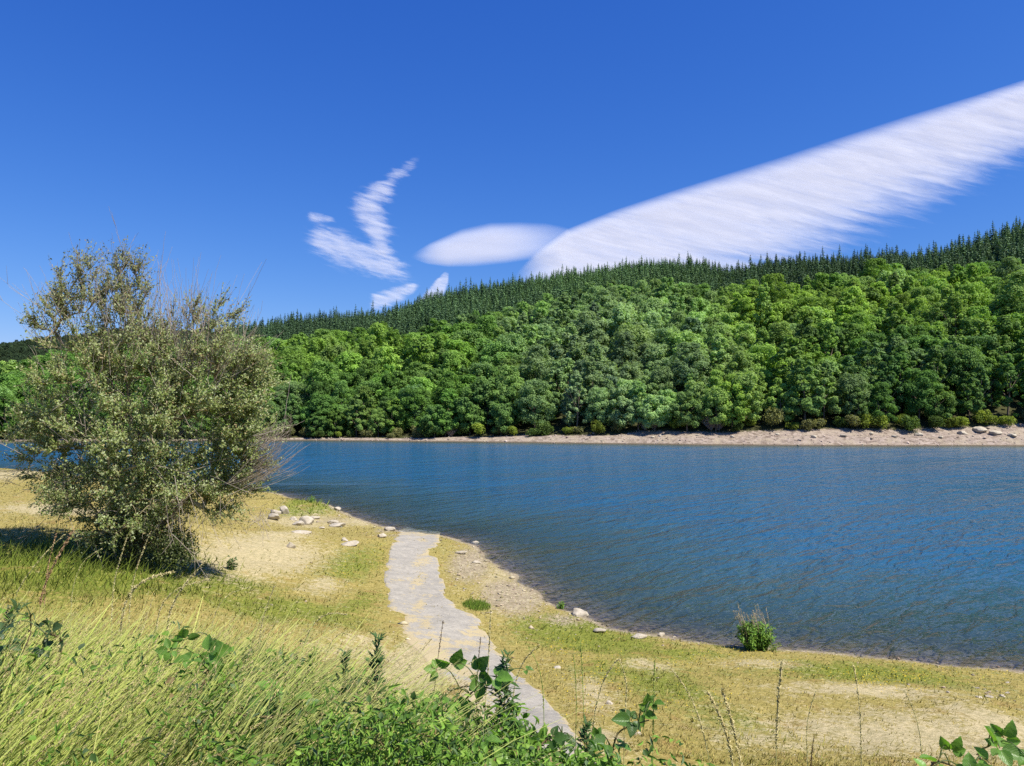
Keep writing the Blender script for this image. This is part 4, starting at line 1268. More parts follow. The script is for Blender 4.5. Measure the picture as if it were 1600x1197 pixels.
# plants that stand alone near the water
def leafy_bush(name, px, py, w, h, n, leaf, cols, label, cat, plumes=0, seed=1):
    g = np.random.default_rng(seed)
    gx, gy, gz = gpt(px, py); k = gy / FPX
    r, hh = w * k / 2, h * k
    o = empty(name, (gx, gy, gz - .02))
    tag(o, label, cat)
    nst = max(10, n // 60)
    a = g.uniform(0, 6.28, nst); sp = r * np.sqrt(g.random(nst)) * .95
    s = np.linspace(0, 1, 5); hs_ = hh * g.uniform(.55, 1.05, nst) * (1 - .28 * (sp / r) ** 2)
    bx_, by_ = np.cos(a) * sp * .45, np.sin(a) * sp * .45
    P = np.stack([bx_[:, None] + (np.cos(a) * sp * .65)[:, None] * s ** 1.4, by_[:, None] + (np.sin(a) * sp * .65)[:, None] * s ** 1.4, hs_[:, None] * s], -1)
    V, F = tubes(P, np.broadcast_to(.012 * (1 - .6 * s), (nst, 5)), 3)
    obj('stems', mesh('stems', V, F, M['twig']), o)
    t_ = g.uniform(.12, 1, n); j = g.integers(0, nst, n)
    i0 = np.minimum((t_ * 4).astype(int), 3); f = (t_ * 4 - i0)[:, None]
    q = P[j, i0] * (1 - f) + P[j, i0 + 1] * f
    dr = unit(np.stack([np.cos(a[j]), np.sin(a[j]), np.zeros(n)], 1) * .5 + g.normal(size=(n, 3)) * .7 + np.array([0, 0, .35]))
    L = leaf * g.uniform(.7, 1.3, n)
    V, F = rhombs(q + dr * L[:, None] * .5, unit(g.normal(size=(n, 3)) * .6 + np.array([.2, -.4, .8])), L, L * .3, dr)
    c = np.array(cols)[g.integers(0, len(cols), n)] * np.exp(g.normal(0, .18, n))[:, None]
    obj('foliage', mesh('foliage', V, F, M['col'], {'col': np.repeat(c, 4, 0)}), o)
    if plumes:
        b = g.uniform(-r * .75, r * .7, plumes); ph = hh * g.uniform(1.05, 1.5, plumes)
        c0 = np.stack([b, g.normal(0, r * .3, plumes), np.full(plumes, hh * .2)], 1)
        st = np.stack([np.stack([c0[:, 0] - .16 * hh * q ** 2, c0[:, 1], c0[:, 2] + (ph - hh * .2) * q], 1) for q in s], 1)
        V, F = tubes(st, np.broadcast_to(.007 * (1 - .5 * s), (plumes, 5)), 3)
        obj('reed_stalks', mesh('reed_stalks', V, F, M['twig']), o)
        m = 18
        tq = np.repeat(g.uniform(.72, 1.0, (plumes, m)), 1); jj = np.repeat(np.arange(plumes), m)
        i0 = np.minimum((tq * 4).astype(int), 3); f = (tq * 4 - i0)[:, None]
        q = st[jj, i0] * (1 - f) + st[jj, i0 + 1] * f
        dd = unit(np.array([[-.35, 0, .75]]) + g.normal(size=(len(q), 3)) * .35)
        for k_ in range(plumes):
            w_ = jj == k_
            V, F = rhombs(q[w_] + dd[w_] * .05, unit(g.normal(size=(w_.sum(), 3)) + np.array([0, -1, .2])), .10, .014, dd[w_])
            obj('plume', mesh('plume', V, F, M['col'], {'col': np.repeat(np.array([[.36, .30, .21]]) * np.exp(g.normal(0, .2, w_.sum()))[:, None], 4, 0)}), o)
    return o
GREENS = [(.15, .28, .035), (.20, .34, .05), (.09, .19, .026)]
leafy_bush('reed_bush', 1180, 1015, 58, 46, 3400, .16, GREENS, 'bright green leafy bush with feathery reed plumes at the near waterline', 'bush', 30, 11)
leafy_bush('sapling', 486, 785, 11, 11, 170, .14, GREENS, 'small bright green sapling on the grassy knoll by the water', 'plant', 0, 12)
leafy_bush('water_plant', 875, 951, 12, 12, 190, .12, GREENS, 'small green plant at the waterline beside the large flat rock', 'plant', 0, 13)
gx, gy, gz = gpt(744, 948)
n = 900
a = g6.uniform(0, 6.28, n); q = np.sqrt(g6.random(n))
bx_, by_ = np.cos(a) * q * .62, np.sin(a) * q * 1.0
V, F, C, _ = blades(np.stack([bx_, by_, ground_z(bx_ + gx, by_ + gy) - gz - .02], 1), g6.uniform(.14, .34, n) * (1.1 - .6 * q), g6.uniform(.015, .035, n), np.stack([g6.normal(.35, .3, n), g6.normal(0, .35, n)], 1),
                     np.array([.14, .225, .032])[None] * np.exp(g6.normal(0, .25, n))[:, None], g6, 2)
tag(obj('grass_tuft', mesh('grass_tuft', V, F, M['grass'], {'col': C}), None, (gx, gy, gz)), 'low thick green grass tuft on the right side of the ramp', 'grass tuft')
leafy_bush('shore_weed', 1195, 1014, 50, 9, 500, .10, [(.12, .2, .03), (.2, .22, .04)], 'low weeds spreading at the foot of the reed bush', 'plant', 0, 15)
leafy_bush('thistle', 362, 890, 12, 22, 150, .16, [(.06, .11, .03), (.09, .14, .035)], 'thin dark weed standing in the grass right of the willow foot', 'plant', 0, 16)

# ------------------------------------------------------------------ the foreground bank: tall grass, brambles, herbs
g7 = np.random.default_rng(707)
def at(px, py, Y):
    d = ray(px, py); return np.array([0, 0, EYE]) + d * (Y / d[1])
def gz1(x, y): return float(ground_z(np.array([x]), np.array([y]))[0])

def heads(c, base_col, g, m, lo, L, W_, spread):
    """seed heads: little scales set along the upper part of each stalk. c (n,k,3)."""
    n, k, _ = c.shape
    t = g.uniform(lo, 1.0, (n, m)); jj = np.repeat(np.arange(n), m); t = t.ravel()
    i0 = np.minimum((t * (k - 1)).astype(int), k - 2); f = (t * (k - 1) - i0)[:, None]
    q = c[jj, i0] * (1 - f) + c[jj, i0 + 1] * f
    dr = unit(unit(c[jj, i0 + 1] - c[jj, i0]) + g.normal(size=(len(q), 3)) * spread)
    LL = L * g.uniform(.7, 1.3, len(q))
    V, F = rhombs(q + dr * LL[:, None] * .4, unit(g.normal(size=(len(q), 3)) + np.array([.3, -.6, .5])), LL, LL * W_, dr)
    col = base_col[jj] * np.exp(g.normal(0, .16, len(q)))[:, None]
    return V, F, np.repeat(col, 4, 0)

HPX = np.array([-300, 0, 150, 300, 430, 520, 600, 700, 880, 1000, 1150, 1700], float)
HT = np.array([868, 880, 892, 906, 945, 985, 1060, 1115, 1175, 1195, 1212, 1240], float)      # how far up the photo the grass reaches
def room(X, Y, Z, p, tops=HT):
    return np.clip(EYE - (np.interp(p, HPX, tops) - 629.5) / FPX * Y - Z, .12, 1.15)
n = 24000
Yb = 1.95 + 4.6 * g7.random(n) ** 1.35
pxb = g7.uniform(-260, 1240, n)
pxb = np.where(g7.random(n) < .72, g7.uniform(-260, 620, n), pxb)
X = (pxb - 800) / FPX * Yb
Z = ground_z(X, Yb)
keepd = np.interp(pxb, [200, 340, 470, 600, 1000], [1.0, .55, .28, .14, .07]) * (.55 + .9 * (fbm(X * 1.1, Yb * 1.1, 71, 3) - .1))
kp = (g7.random(n) < keepd) & (np.hypot(X, Yb) > 1.65)
X, Yb, Z, pxb = X[kp], Yb[kp], Z[kp], pxb[kp]
n = len(X)
patch = fbm(X * .8 + 5, Yb * .8, 72, 3)
H = room(X, Yb, Z, pxb) * g7.uniform(.5, 1.0, n) ** .8 * (.80 + .40 * patch).clip(.8, 1.06)
lean = np.stack([g7.normal(.56, .17, n), g7.normal(.02, .10, n)], 1)
straw = np.array([.80, .73, .32]); green = np.array([.54, .70, .10]); dgreen = np.array([.14, .25, .03])
mixg = np.clip(.68 - 1.5 * (patch - .5) + g7.normal(0, .25, n), 0, 1)[:, None]
cb = (green * mixg + straw * (1 - mixg)) * np.exp(g7.normal(0, .16, n))[:, None]
cb = np.where((g7.random(n) < .10 + .35 * (fbm(X * 1.7, Yb * 1.7, 78, 2) > .6))[:, None], dgreen, cb)
tip = cb * .55 + straw * .45
root = cb * np.array([.85, .95, .85])
V1, F1, C1, cen = blades(np.stack([X, Yb, Z - .03], 1), H, (.0026 + .0022 * Yb) * g7.uniform(.6, 1.35, n) * np.where(g7.random(n) < .12, 1.9, 1), lean, root, g7, 5, .30, tip)
hd = (g7.random(n) < .20) & (H > .38)
hc = np.where(g7.random((hd.sum(), 1)) < .5, np.array([[.58, .46, .25]]), np.array([[.52, .44, .24]]))
V2, F2, C2 = heads(cen[hd], hc, g7, 34, .80, .0105, .24, .16)
V, F, A_ = merge([(V1, F1, {'col': C1}), (V2, F2, {'col': C2})])
me = mesh('tall_grass', V, F, M['grass'], A_)
tag(obj('tall_grass', me), 'tall wind-bent green and straw grass on the bank in the foreground', 'grass', kind='stuff')

# ground cover of small leaves under and between the grass
n = 84000
Yb = 1.75 + 2.6 * g7.random(n) ** 1.3
pxb = np.where(g7.random(n) < .6, g7.uniform(330, 960, n), g7.uniform(-250, 1120, n))
X = (pxb - 800) / FPX * Yb
Z = ground_z(X, Yb)
ph = room(X, Yb, Z, pxb, np.array([985, 985, 1030, 1050, 1072, 1096, 1118, 1136, 1178, 1192, 1212, 1240])) * (.36 + 1.15 * fbm(X * 3.2, Yb * 3.2, 75, 3))
ph = np.minimum(ph, .75)
kp = (np.hypot(X, Yb) > 1.7) & (g7.random(n) < np.interp(pxb, [80, 160, 330, 440, 900, 1000, 1120], [.6, .36, .7, 1, 1, .55, .3]))
X, Yb, Z, ph, pxb = X[kp], Yb[kp], Z[kp], ph[kp], pxb[kp]
n = len(X)
hz = ph * g7.random(n) ** .55
P = np.stack([X, Yb, Z + hz], 1) + g7.normal(0, .02, (n, 3))
lance = g7.random(n) < .72
L = np.where(lance, g7.uniform(.028, .058, n), g7.uniform(.018, .038, n)) * np.clip(Yb / 2.6, .7, 1.2) * .82; W_ = np.where(lance, L * .21, L * .70)
N_ = unit(g7.normal(size=(n, 3)) * .62 + np.array([.2, -.45, .75]))
# one little folded leaf, copied by hand over every spot
lu = np.array([0, .3, .65, 1.0]); lw = np.array([.12, 1.0, .82, .04])
tmpl = np.array([[u - .5, v * w * .5, abs(v) * w * .16 - .25 * (u - .4) ** 2] for u, w in zip(lu, lw) for v in (-1, 0, 1)])
ti = np.arange(12).reshape(4, 3)
tf = np.stack([ti[:-1, :-1], ti[1:, :-1], ti[1:, 1:], ti[:-1, 1:]], -1).reshape(-1, 4)
U_ = g7.normal(size=(n, 3)) + np.array([.3, 0, .5])
T_ = unit(U_ - N_ * np.sum(U_ * N_, 1, keepdims=True)); B_ = np.cross(N_, T_)
V = (P[:, None] + T_[:, None] * (tmpl[None, :, 0:1] * L[:, None, None]) + B_[:, None] * (tmpl[None, :, 1:2] * W_[:, None, None]) + N_[:, None] * (tmpl[None, :, 2:3] * L[:, None, None])).reshape(-1, 3)
F = (tf[None] + (np.arange(n) * 12)[:, None, None]).reshape(-1, 4)
pal = np.array([(.12, .24, .03), (.19, .35, .045), (.25, .40, .06), (.06, .125, .024), (.12, .19, .08), (.30, .22, .09)])
pk = (g7.random(n)[:, None] > np.cumsum([.30, .28, .16, .16, .08, .02])[None]).sum(1).clip(0, 5)
C = pal[pk] * np.exp(g7.normal(0, .16, n))[:, None] * np.interp(pxb, [120, 420, 520], [.70, .75, .85])[:, None]  # leaf colour darkened towards the left for the shade under the tall grass
ns2 = 1500
j = g7.integers(0, n, ns2); s = np.linspace(0, 1, 4)
T0 = np.stack([X[j] - .05, Yb[j], Z[j] - .02], 1); T1 = P[j]
TP = T0[:, None] * (1 - s)[None, :, None] + T1[:, None] * s[None, :, None]
V2, F2 = tubes(TP, np.broadcast_to(.0022 * (1 - .5 * s), (ns2, 4)), 3)
V, F, A_ = merge([(V, F, {'col': np.repeat(C, 12, 0)}), (V2, F2, {'col': np.repeat(np.array([[.12, .15, .04]]), len(V2), 0)})])
me = mesh('undergrowth', V, F, M['col'], A_)
tag(obj('undergrowth', me), 'dense low leafy undergrowth among the grass along the bottom', 'undergrowth', kind='stuff')

# ---- bramble leaf: serrated, folded along the midrib, veined
t = NT('bramble_leaf')
uv = t.attr('luv').outputs['Vector']
sx = t.n('ShaderNodeSeparateXYZ'); t.l(uv, sx.inputs[0])
av = t.math('ABSOLUTE', sx.outputs[1])
ph_ = t.math('SUBTRACT', t.math('MULTIPLY', sx.outputs[0], 7.0), t.math('MULTIPLY', av, 3.4))
vein = t.math('ABSOLUTE', t.math('SUBTRACT', t.math('FRACT', ph_), 0.5))
vn = t.math('MAXIMUM', t.mapr(vein, 0.0, 0.12, 1, 0), t.mapr(av, 0.02, 0.07, 1, 0))
c0 = t.attr('col').outputs['Color']
c = t.mix(t.math('MULTIPLY', vn, .45), c0, t.mix(1.0, c0, (1.7, 1.6, 1.5), 'MULTIPLY'))
b = t.pbsdf(c, 0.42, 0.45)
t.l(t.bump(t.math('SUBTRACT', 1.0, vn), 0.35, 0.004), b.inputs['Normal'])
tr = t.n('ShaderNodeBsdfTranslucent'); t.l(t.mix(1.0, c, (1.5, 1.7, .6), 'MULTIPLY'), tr.inputs['Color'])
mx = t.n('ShaderNodeMixShader'); mx.inputs[0].default_value = .38
t.l(b.outputs[0], mx.inputs[1]); t.l(tr.outputs[0], mx.inputs[2])
M['bramble'] = t.surf(mx.outputs[0])
M['cane'] = mat_bark('bramble_cane', (.13, .075, .05), (.22, .20, .08), 30)

def leaf_shape(L, Wd, g, fold=.30, curl=.25):
    rows = 15
    u = np.linspace(0, 1, rows)
    w = Wd * .5 * np.sin(np.pi * np.clip(u, 0, 1) ** .78) ** .8
    ser = 1 + .10 * (np.arange(rows) % 2) * (u > .05) * (u < .97)
    V, uvv = [], []
    for v in (-1, -.5, 0, .5, 1):
        x = u * L + (abs(v) * -.05 * L)
        yv = v * w * (ser if abs(v) == 1 else 1)
        z = abs(v) * w * fold * 1.6 - curl * L * u ** 2 * .5 + .012 * L * np.sin(u * 24) * abs(v)
        V.append(np.stack([x, yv, z], 1)); uvv.append(np.stack([u, np.full(rows, v), u * 0], 1))
    V = np.stack(V, 1).reshape(-1, 3); uvv = np.stack(uvv, 1).reshape(-1, 3)
    i = np.arange(rows * 5).reshape(rows, 5)
    F = np.stack([i[:-1, :-1], i[1:, :-1], i[1:, 1:], i[:-1, 1:]], -1).reshape(-1, 4)
    return V, F, uvv

def frame(d, nrm):
    d = d / np.linalg.norm(d); b = np.cross(nrm, d); b /= max(np.linalg.norm(b), 1e-6); nn = np.cross(d, b)
    return np.stack([d, b, nn], 0)

BC = [(.095, .19, .028), (.14, .265, .04), (.07, .145, .026), (.19, .32, .05)]
def bramble(label, canes, clusters, Y, seed, L0=.062, tint=None, ylift=0.0):
    """canes: photo-pixel polylines at distance Y; clusters: (px, py, size, heading deg in the picture)."""
    g = np.random.default_rng(seed)
    ox, oy = at(clusters[0][0], clusters[0][1], Y)[[0]][0], Y
    oz = gz1(ox, oy)
    root = empty('bramble', (ox, oy, oz)); org = np.array([ox, oy, oz])
    tag(root, label, 'bramble', 'brambles in the foreground')
    tops = []
    for ci, pl in enumerate(canes):
        pts = np.array([at(a, b, Y) + np.array([0, .10 * math.sin(k * 1.3 + ci), 0]) for k, (a, b) in enumerate(pl)])
        # carry the cane down to its root in the bank
        foot = np.array([pts[0][0] - .1, pts[0][1] + .05, gz1(pts[0][0] - .1, pts[0][1] + .05) - .02])
        if pts[0][2] > foot[2] + .05: pts = np.concatenate([[foot, foot * .45 + pts[0] * .55 + np.array([-.03, 0, .03])], pts])
        s = np.linspace(0, 1, len(pts)); q = np.linspace(0, 1, 22)
        C = np.stack([np.interp(q, s, pts[:, k]) for k in range(3)], 1)
        for _ in range(3): C[1:-1] = (C[:-2] + 2 * C[1:-1] + C[2:]) / 4
        tops.append(C)
        V, F = tubes(C[None] - org, (.0052 * (1 - .62 * q))[None], 6)
        # prickles
        j = g.integers(3, 20, 26); dd = unit(g.normal(size=(26, 3)))
        pV, pF = rhombs(C[j] - org + dd * .006, unit(np.cross(dd, np.array([0, .3, 1.]))), .012, .004, dd)
        V, F, _ = merge([(V, F, {}), (pV, pF, {})])
        obj('cane', mesh('cane', V, F, M['cane'], smooth=True), root)
    allc = np.concatenate(tops) if tops else None
    for (a, b, sz, hd) in clusters:
        c = at(a, b, Y) + np.array([0, g.normal(0, .03), 0])
        V, F, A = [], [], []
        if allc is not None:
            k = allc[np.argmin(np.linalg.norm(allc - c, axis=1))]
        else: k = np.array([c[0], c[1] + .03, gz1(c[0], c[1])])
        s = np.linspace(0, 1, 6)
        pet = k * (1 - s)[:, None] + c * s[:, None] + np.array([0, 0, .03])[None] * np.sin(s * np.pi)[:, None]
        base_c = np.array(BC[g.integers(0, 4)] if tint is None else tint) * math.exp(g.normal(0, .12))
        tv, tf = tubes(pet[None] - org, np.array([.0020 * (1 - .3 * s)]), 5)
        parts = [(tv, tf, {'col': np.repeat(np.array([[.13, .17, .05]]), len(tv), 0), 'luv': np.tile([.5, .5, 0.], (len(tv), 1))})]
        hr_ = math.radians(hd)
        fwd = np.array([math.cos(hr_), -.35, math.sin(hr_)])
        nrm = unit((np.array([.25, -.55, .8]) + g.normal(0, .30, 3))[None])[0]
        for da, ls in ((0, 1.0), (68, .82), (-68, .82)) + (((130, .6), (-130, .6)) if g.random() < .25 else ()):
            r = math.radians(da + g.normal(0, 9))
            Bm = frame(fwd, nrm)
            d = Bm[0] * math.cos(r) + Bm[1] * math.sin(r)
            n2 = unit((Bm[2] + g.normal(0, .22, 3))[None])[0]
            lv, lf, uvv = leaf_shape(L0 * sz * ls * g.uniform(.9, 1.1), L0 * sz * ls * .72, g, g.uniform(.15, .4), g.uniform(.1, .5))
            W_ = lv @ frame(d, n2) + c - org + d * .008
            parts.append((W_, lf, {'col': np.repeat((base_c * math.exp(g.normal(0, .1)))[None], len(lv), 0), 'luv': uvv}))
        V, F, A = merge(parts)
        obj('leaf', mesh('bramble_leaf', V, F, M['bramble'], A, smooth=True), root)
    return root

bramble('bramble with raised dark leaves standing before the lower end of the ramp', [[(640, 1135), (690, 1098), (735, 1078), (778, 1066)], [(690, 1150), (722, 1110), (750, 1062)]],
        [(706, 1034, 1.0, 70), (684, 1046, .7, 170), (748, 1050, 1.05, 60), (775, 1046, .9, 20), (790, 1062, .8, -20), (690, 1086, 1.0, 200), (712, 1096, .9, -60), (750, 1062, .9, -80), (806, 1102, .75, 0), (660, 1112, .9, 150), (820, 1050, .4, 0)], 2.55, 1)
bramble('bramble shoot with reddish stem at the bottom, right of the ramp', [[(955, 1190), (968, 1165), (985, 1145), (1008, 1112)]],
        [(985, 1122, 1.0, 175), (1003, 1118, .8, 10), (1010, 1106, .7, 75), (944, 1150, .9, 180), (965, 1158, .7, -10), (930, 1152, .6, 100), (1020, 1100, .6, 20)], 2.6, 2)
bramble('bramble sprig with bright pleated leaves in the bottom right corner', [[(1556, 1230), (1558, 1200), (1562, 1180)], [(1470, 1240), (1485, 1205), (1500, 1196)]],
        [(1552, 1160, .95, 110), (1566, 1172, 1.0, -10), (1588, 1166, .9, 60), (1600, 1180, .9, 0), (1538, 1186, .9, 190), (1490, 1190, 1.0, 20), (1470, 1196, .9, 160), (1440, 1198, .8, 170), (1510, 1194, .9, 70)], 2.1, 3, .056, (.13, .26, .04))
bramble('long bramble cane lying across the grass left of the bottom centre', [[(548, 1190), (525, 1150), (485, 1117), (450, 1105), (400, 1102), (340, 1108), (292, 1116)]],
        [(408, 1136, 1.25, -75), (424, 1118, .9, 10), (392, 1120, .9, 190), (352, 1102, .85, 200), (330, 1098, .6, 120), (425, 1082, .95, 150), (460, 1088, 1.0, 20), (410, 1086, .9, -60), (478, 1100, .8, 0), (505, 1128, .8, -40), (450, 1140, .9, 200), (370, 1150, .9, 100), (475, 1160, .9, 30), (430, 1165, 1., -60), (530, 1170, .9, 60)], 2.15, 4)
bramble('bright bramble leaves glimpsed in the tall grass left of the long cane', [[(318, 1060), (322, 1035), (330, 1018)]],
        [(326, 1028, 1.15, -70), (334, 1012, 1.0, 30), (312, 1020, .8, 180), (290, 1000, .7, 90), (282, 1004, .6, 180)], 2.2, 5, .055, (.13, .25, .04))
bramble('dark bramble thicket at the left edge of the foreground', [[(0, 1075), (18, 1010), (30, 965)], [(60, 1070), (78, 1010), (84, 982)]],
        [(12, 960, .7, 90), (30, 972, .7, 20), (5, 985, .8, 160), (24, 1000, .8, -20), (46, 990, .7, 40), (66, 985, .7, 90), (84, 980, .7, 20), (8, 1020, .9, 180), (36, 1020, .8, 0), (72, 1008, .7, -30), (95, 1000, .6, 30)], 2.3, 6, .05, (.06, .105, .035))
bramble('low bramble leaves over the tarmac edge, left of the reddish shoot', [[(820, 1210), (850, 1180), (880, 1160)]],
        [(842, 1160, .8, 80), (862, 1152, .8, 20), (826, 1172, .8, 180), (880, 1166, .8, -10), (850, 1180, .9, -60), (900, 1182, .8, 10), (812, 1188, .8, 150)], 2.2, 7, .05)
bramble('bramble leaves at the foot of the two dark upright herbs', [[(540, 1180), (560, 1150), (600, 1120)]],
        [(548, 1132, .9, 120), (572, 1118, .9, 60), (600, 1112, .9, 20), (620, 1128, .9, -20), (585, 1142, .9, -70), (640, 1138, .9, 0), (530, 1150, .8, 180), (510, 1100, .8, 100)], 2.1, 8, .05)
bramble('bramble leaves in the bottom centre, below the raised dark leaves', [[(700, 1215), (720, 1180), (752, 1150)]],
        [(700, 1150, .9, 130), (728, 1140, .9, 70), (756, 1152, .9, 10), (770, 1172, .9, -20), (690, 1176, 1., 190), (735, 1172, 1., -70), (660, 1166, .9, 160)], 2.05, 9, .05)

# ---- upright herbs with narrow leaves
def herb(label, tip, foot, Y, seed, dens=1.0, tint=(.05, .10, .028), L0=.058):
    g = np.random.default_rng(seed)
    a, b = at(*tip, Y), at(*foot, Y)
    fz = gz1(b[0], Y)
    b = np.array([b[0], Y, max(fz - .02, min(b[2], fz))])
    org = np.array([b[0], Y, fz])
    root = empty('upright_herb', tuple(org)); tag(root, label, 'herb', 'upright herbs in the foreground')
    s = np.linspace(0, 1, 12)
    C = b * (1 - s)[:, None] + a * s[:, None] + np.array([.02, 0, 0]) * np.sin(s * 5)[:, None]
    V, F = tubes(C[None] - org, (.0042 * (1 - .72 * s))[None], 6)
    obj('stem', mesh('herb_stem', V, F, M['cane'], smooth=True), root)
    ln = np.linalg.norm(a - b)
    n = int(190 * dens * ln / .6)
    t_ = g.random(n) ** .62
    q = np.stack([np.interp(t_, s, C[:, k]) for k in range(3)], 1)
    ang = np.arange(n) * 2.4 + g.normal(0, .3, n)
    up = .25 + 1.3 * t_ ** 3
    L = L0 * (1.15 - .72 * t_ ** 2) * g.uniform(.75, 1.25, n)
    d = unit(np.stack([np.cos(ang), np.sin(ang) * .9, up], 1))
    off = (g.random(n) < .45) * g.uniform(.01, .07, n) * (1 - t_ * .7)
    V, F = rhombs(q - org + d * (L * .5 + off)[:, None], unit(np.stack([-np.cos(ang) * .4, -np.sin(ang) * .4 - .4, np.full(n, .8)], 1) + g.normal(0, .3, (n, 3))), L, L * .24, d, .2)
    c = np.array(tint)[None] * np.exp(g.normal(0, .2, n))[:, None] * (1 + .25 * t_)[:, None]
    obj('leaves', mesh('herb_leaves', V, F, M['col'], {'col': np.repeat(c, 4, 0)}), root)
herb('taller of the two dark upright herbs, left of the ramp', (600, 998), (576, 1150), 2.6, 1, 1.5)
herb('shorter of the two dark upright herbs, left of the ramp', (549, 1022), (540, 1140), 2.6, 2, 1.4)
herb('slender dark herb rising across the tarmac beside the raised bramble leaves', (802, 1024), (768, 1170), 2.5, 3, 1.35)
herb('short dark herb at the tarmac\'s lower right edge, left of the reddish bramble shoot', (926, 1132), (922, 1195), 2.5, 4, 1.2)
herb('bluish-green leafy herb at the left edge above the bramble thicket', (22, 952), (14, 1040), 3.3, 5, 1.6, (.085, .125, .065))
herb('yellowish herb with tiny flowers between the grass and the two dark herbs', (497, 1022), (490, 1120), 2.8, 6, 1.1, (.14, .20, .035))
herb('bushy green herb in front of the tarmac, below the slender dark herb', (700, 1096), (700, 1200), 2.3, 7, 1.9, (.07, .14, .03))
herb('green herb low in the bottom centre, left of the bushy one', (640, 1106), (636, 1200), 2.35, 8, 1.7, (.075, .15, .035))
herb('green herb leaning right at the foot of the slender dark herb', (815, 1128), (780, 1200), 2.4, 9, 1.5, (.065, .13, .03))

# ---- single grass stalks that stand clear of the mass
def stalk(label, pts, Y, seed, head=.24, kind='oat', col=(.44, .38, .19), r=.0020):
    g = np.random.default_rng(seed)
    P = np.array([at(a, b, Y) for a, b in pts])
    fz = gz1(P[0][0], Y)
    base = np.array([P[0][0] - (P[1][0] - P[0][0]) * .25, Y, fz - .02])
    if P[0][2] > fz: P = np.concatenate([[base], P])
    org = np.array([P[0][0], Y, fz])
    w = np.concatenate([[0], np.cumsum(np.linalg.norm(np.diff(P, axis=0), axis=1))]); q = np.linspace(0, w[-1], 26)
    C = np.stack([np.interp(q, w, P[:, k]) for k in range(3)], 1)
    for _ in range(5): C[1:-1] = (C[:-2] + 2 * C[1:-1] + C[2:]) / 4
    root = empty('grass_stalk', tuple(org)); tag(root, label, 'grass stalk', 'single grass stalks in the foreground')
    s = np.linspace(0, 1, 26)
    V, F = tubes(C[None] - org, (r * (1 - .6 * s))[None], 5)
    col = np.array(col)
    m_ = merge([(V, F, {'col': np.repeat((col * np.array([.8, .95, .7]))[None], len(V), 0)})])
    obj('stem', mesh('stalk_stem', m_[0], m_[1], M['grass'], m_[2]), root)
    lo = 1 - head
    if kind == 'oat': m, L, W_, sp = int(170 * head / .24), .011, .30, .22
    elif kind == 'plume': m, L, W_, sp = int(300 * head / .24), .013, .30, .36
    else: m, L, W_, sp = int(90 * head / .24), .010, .26, .22
    V, F, Cc = heads(C[None] - org, col[None] * 1.05, g, m, lo, L, W_, sp)
    obj('seed_head', mesh('stalk_head', V, F, M['grass'], {'col': Cc}), root)
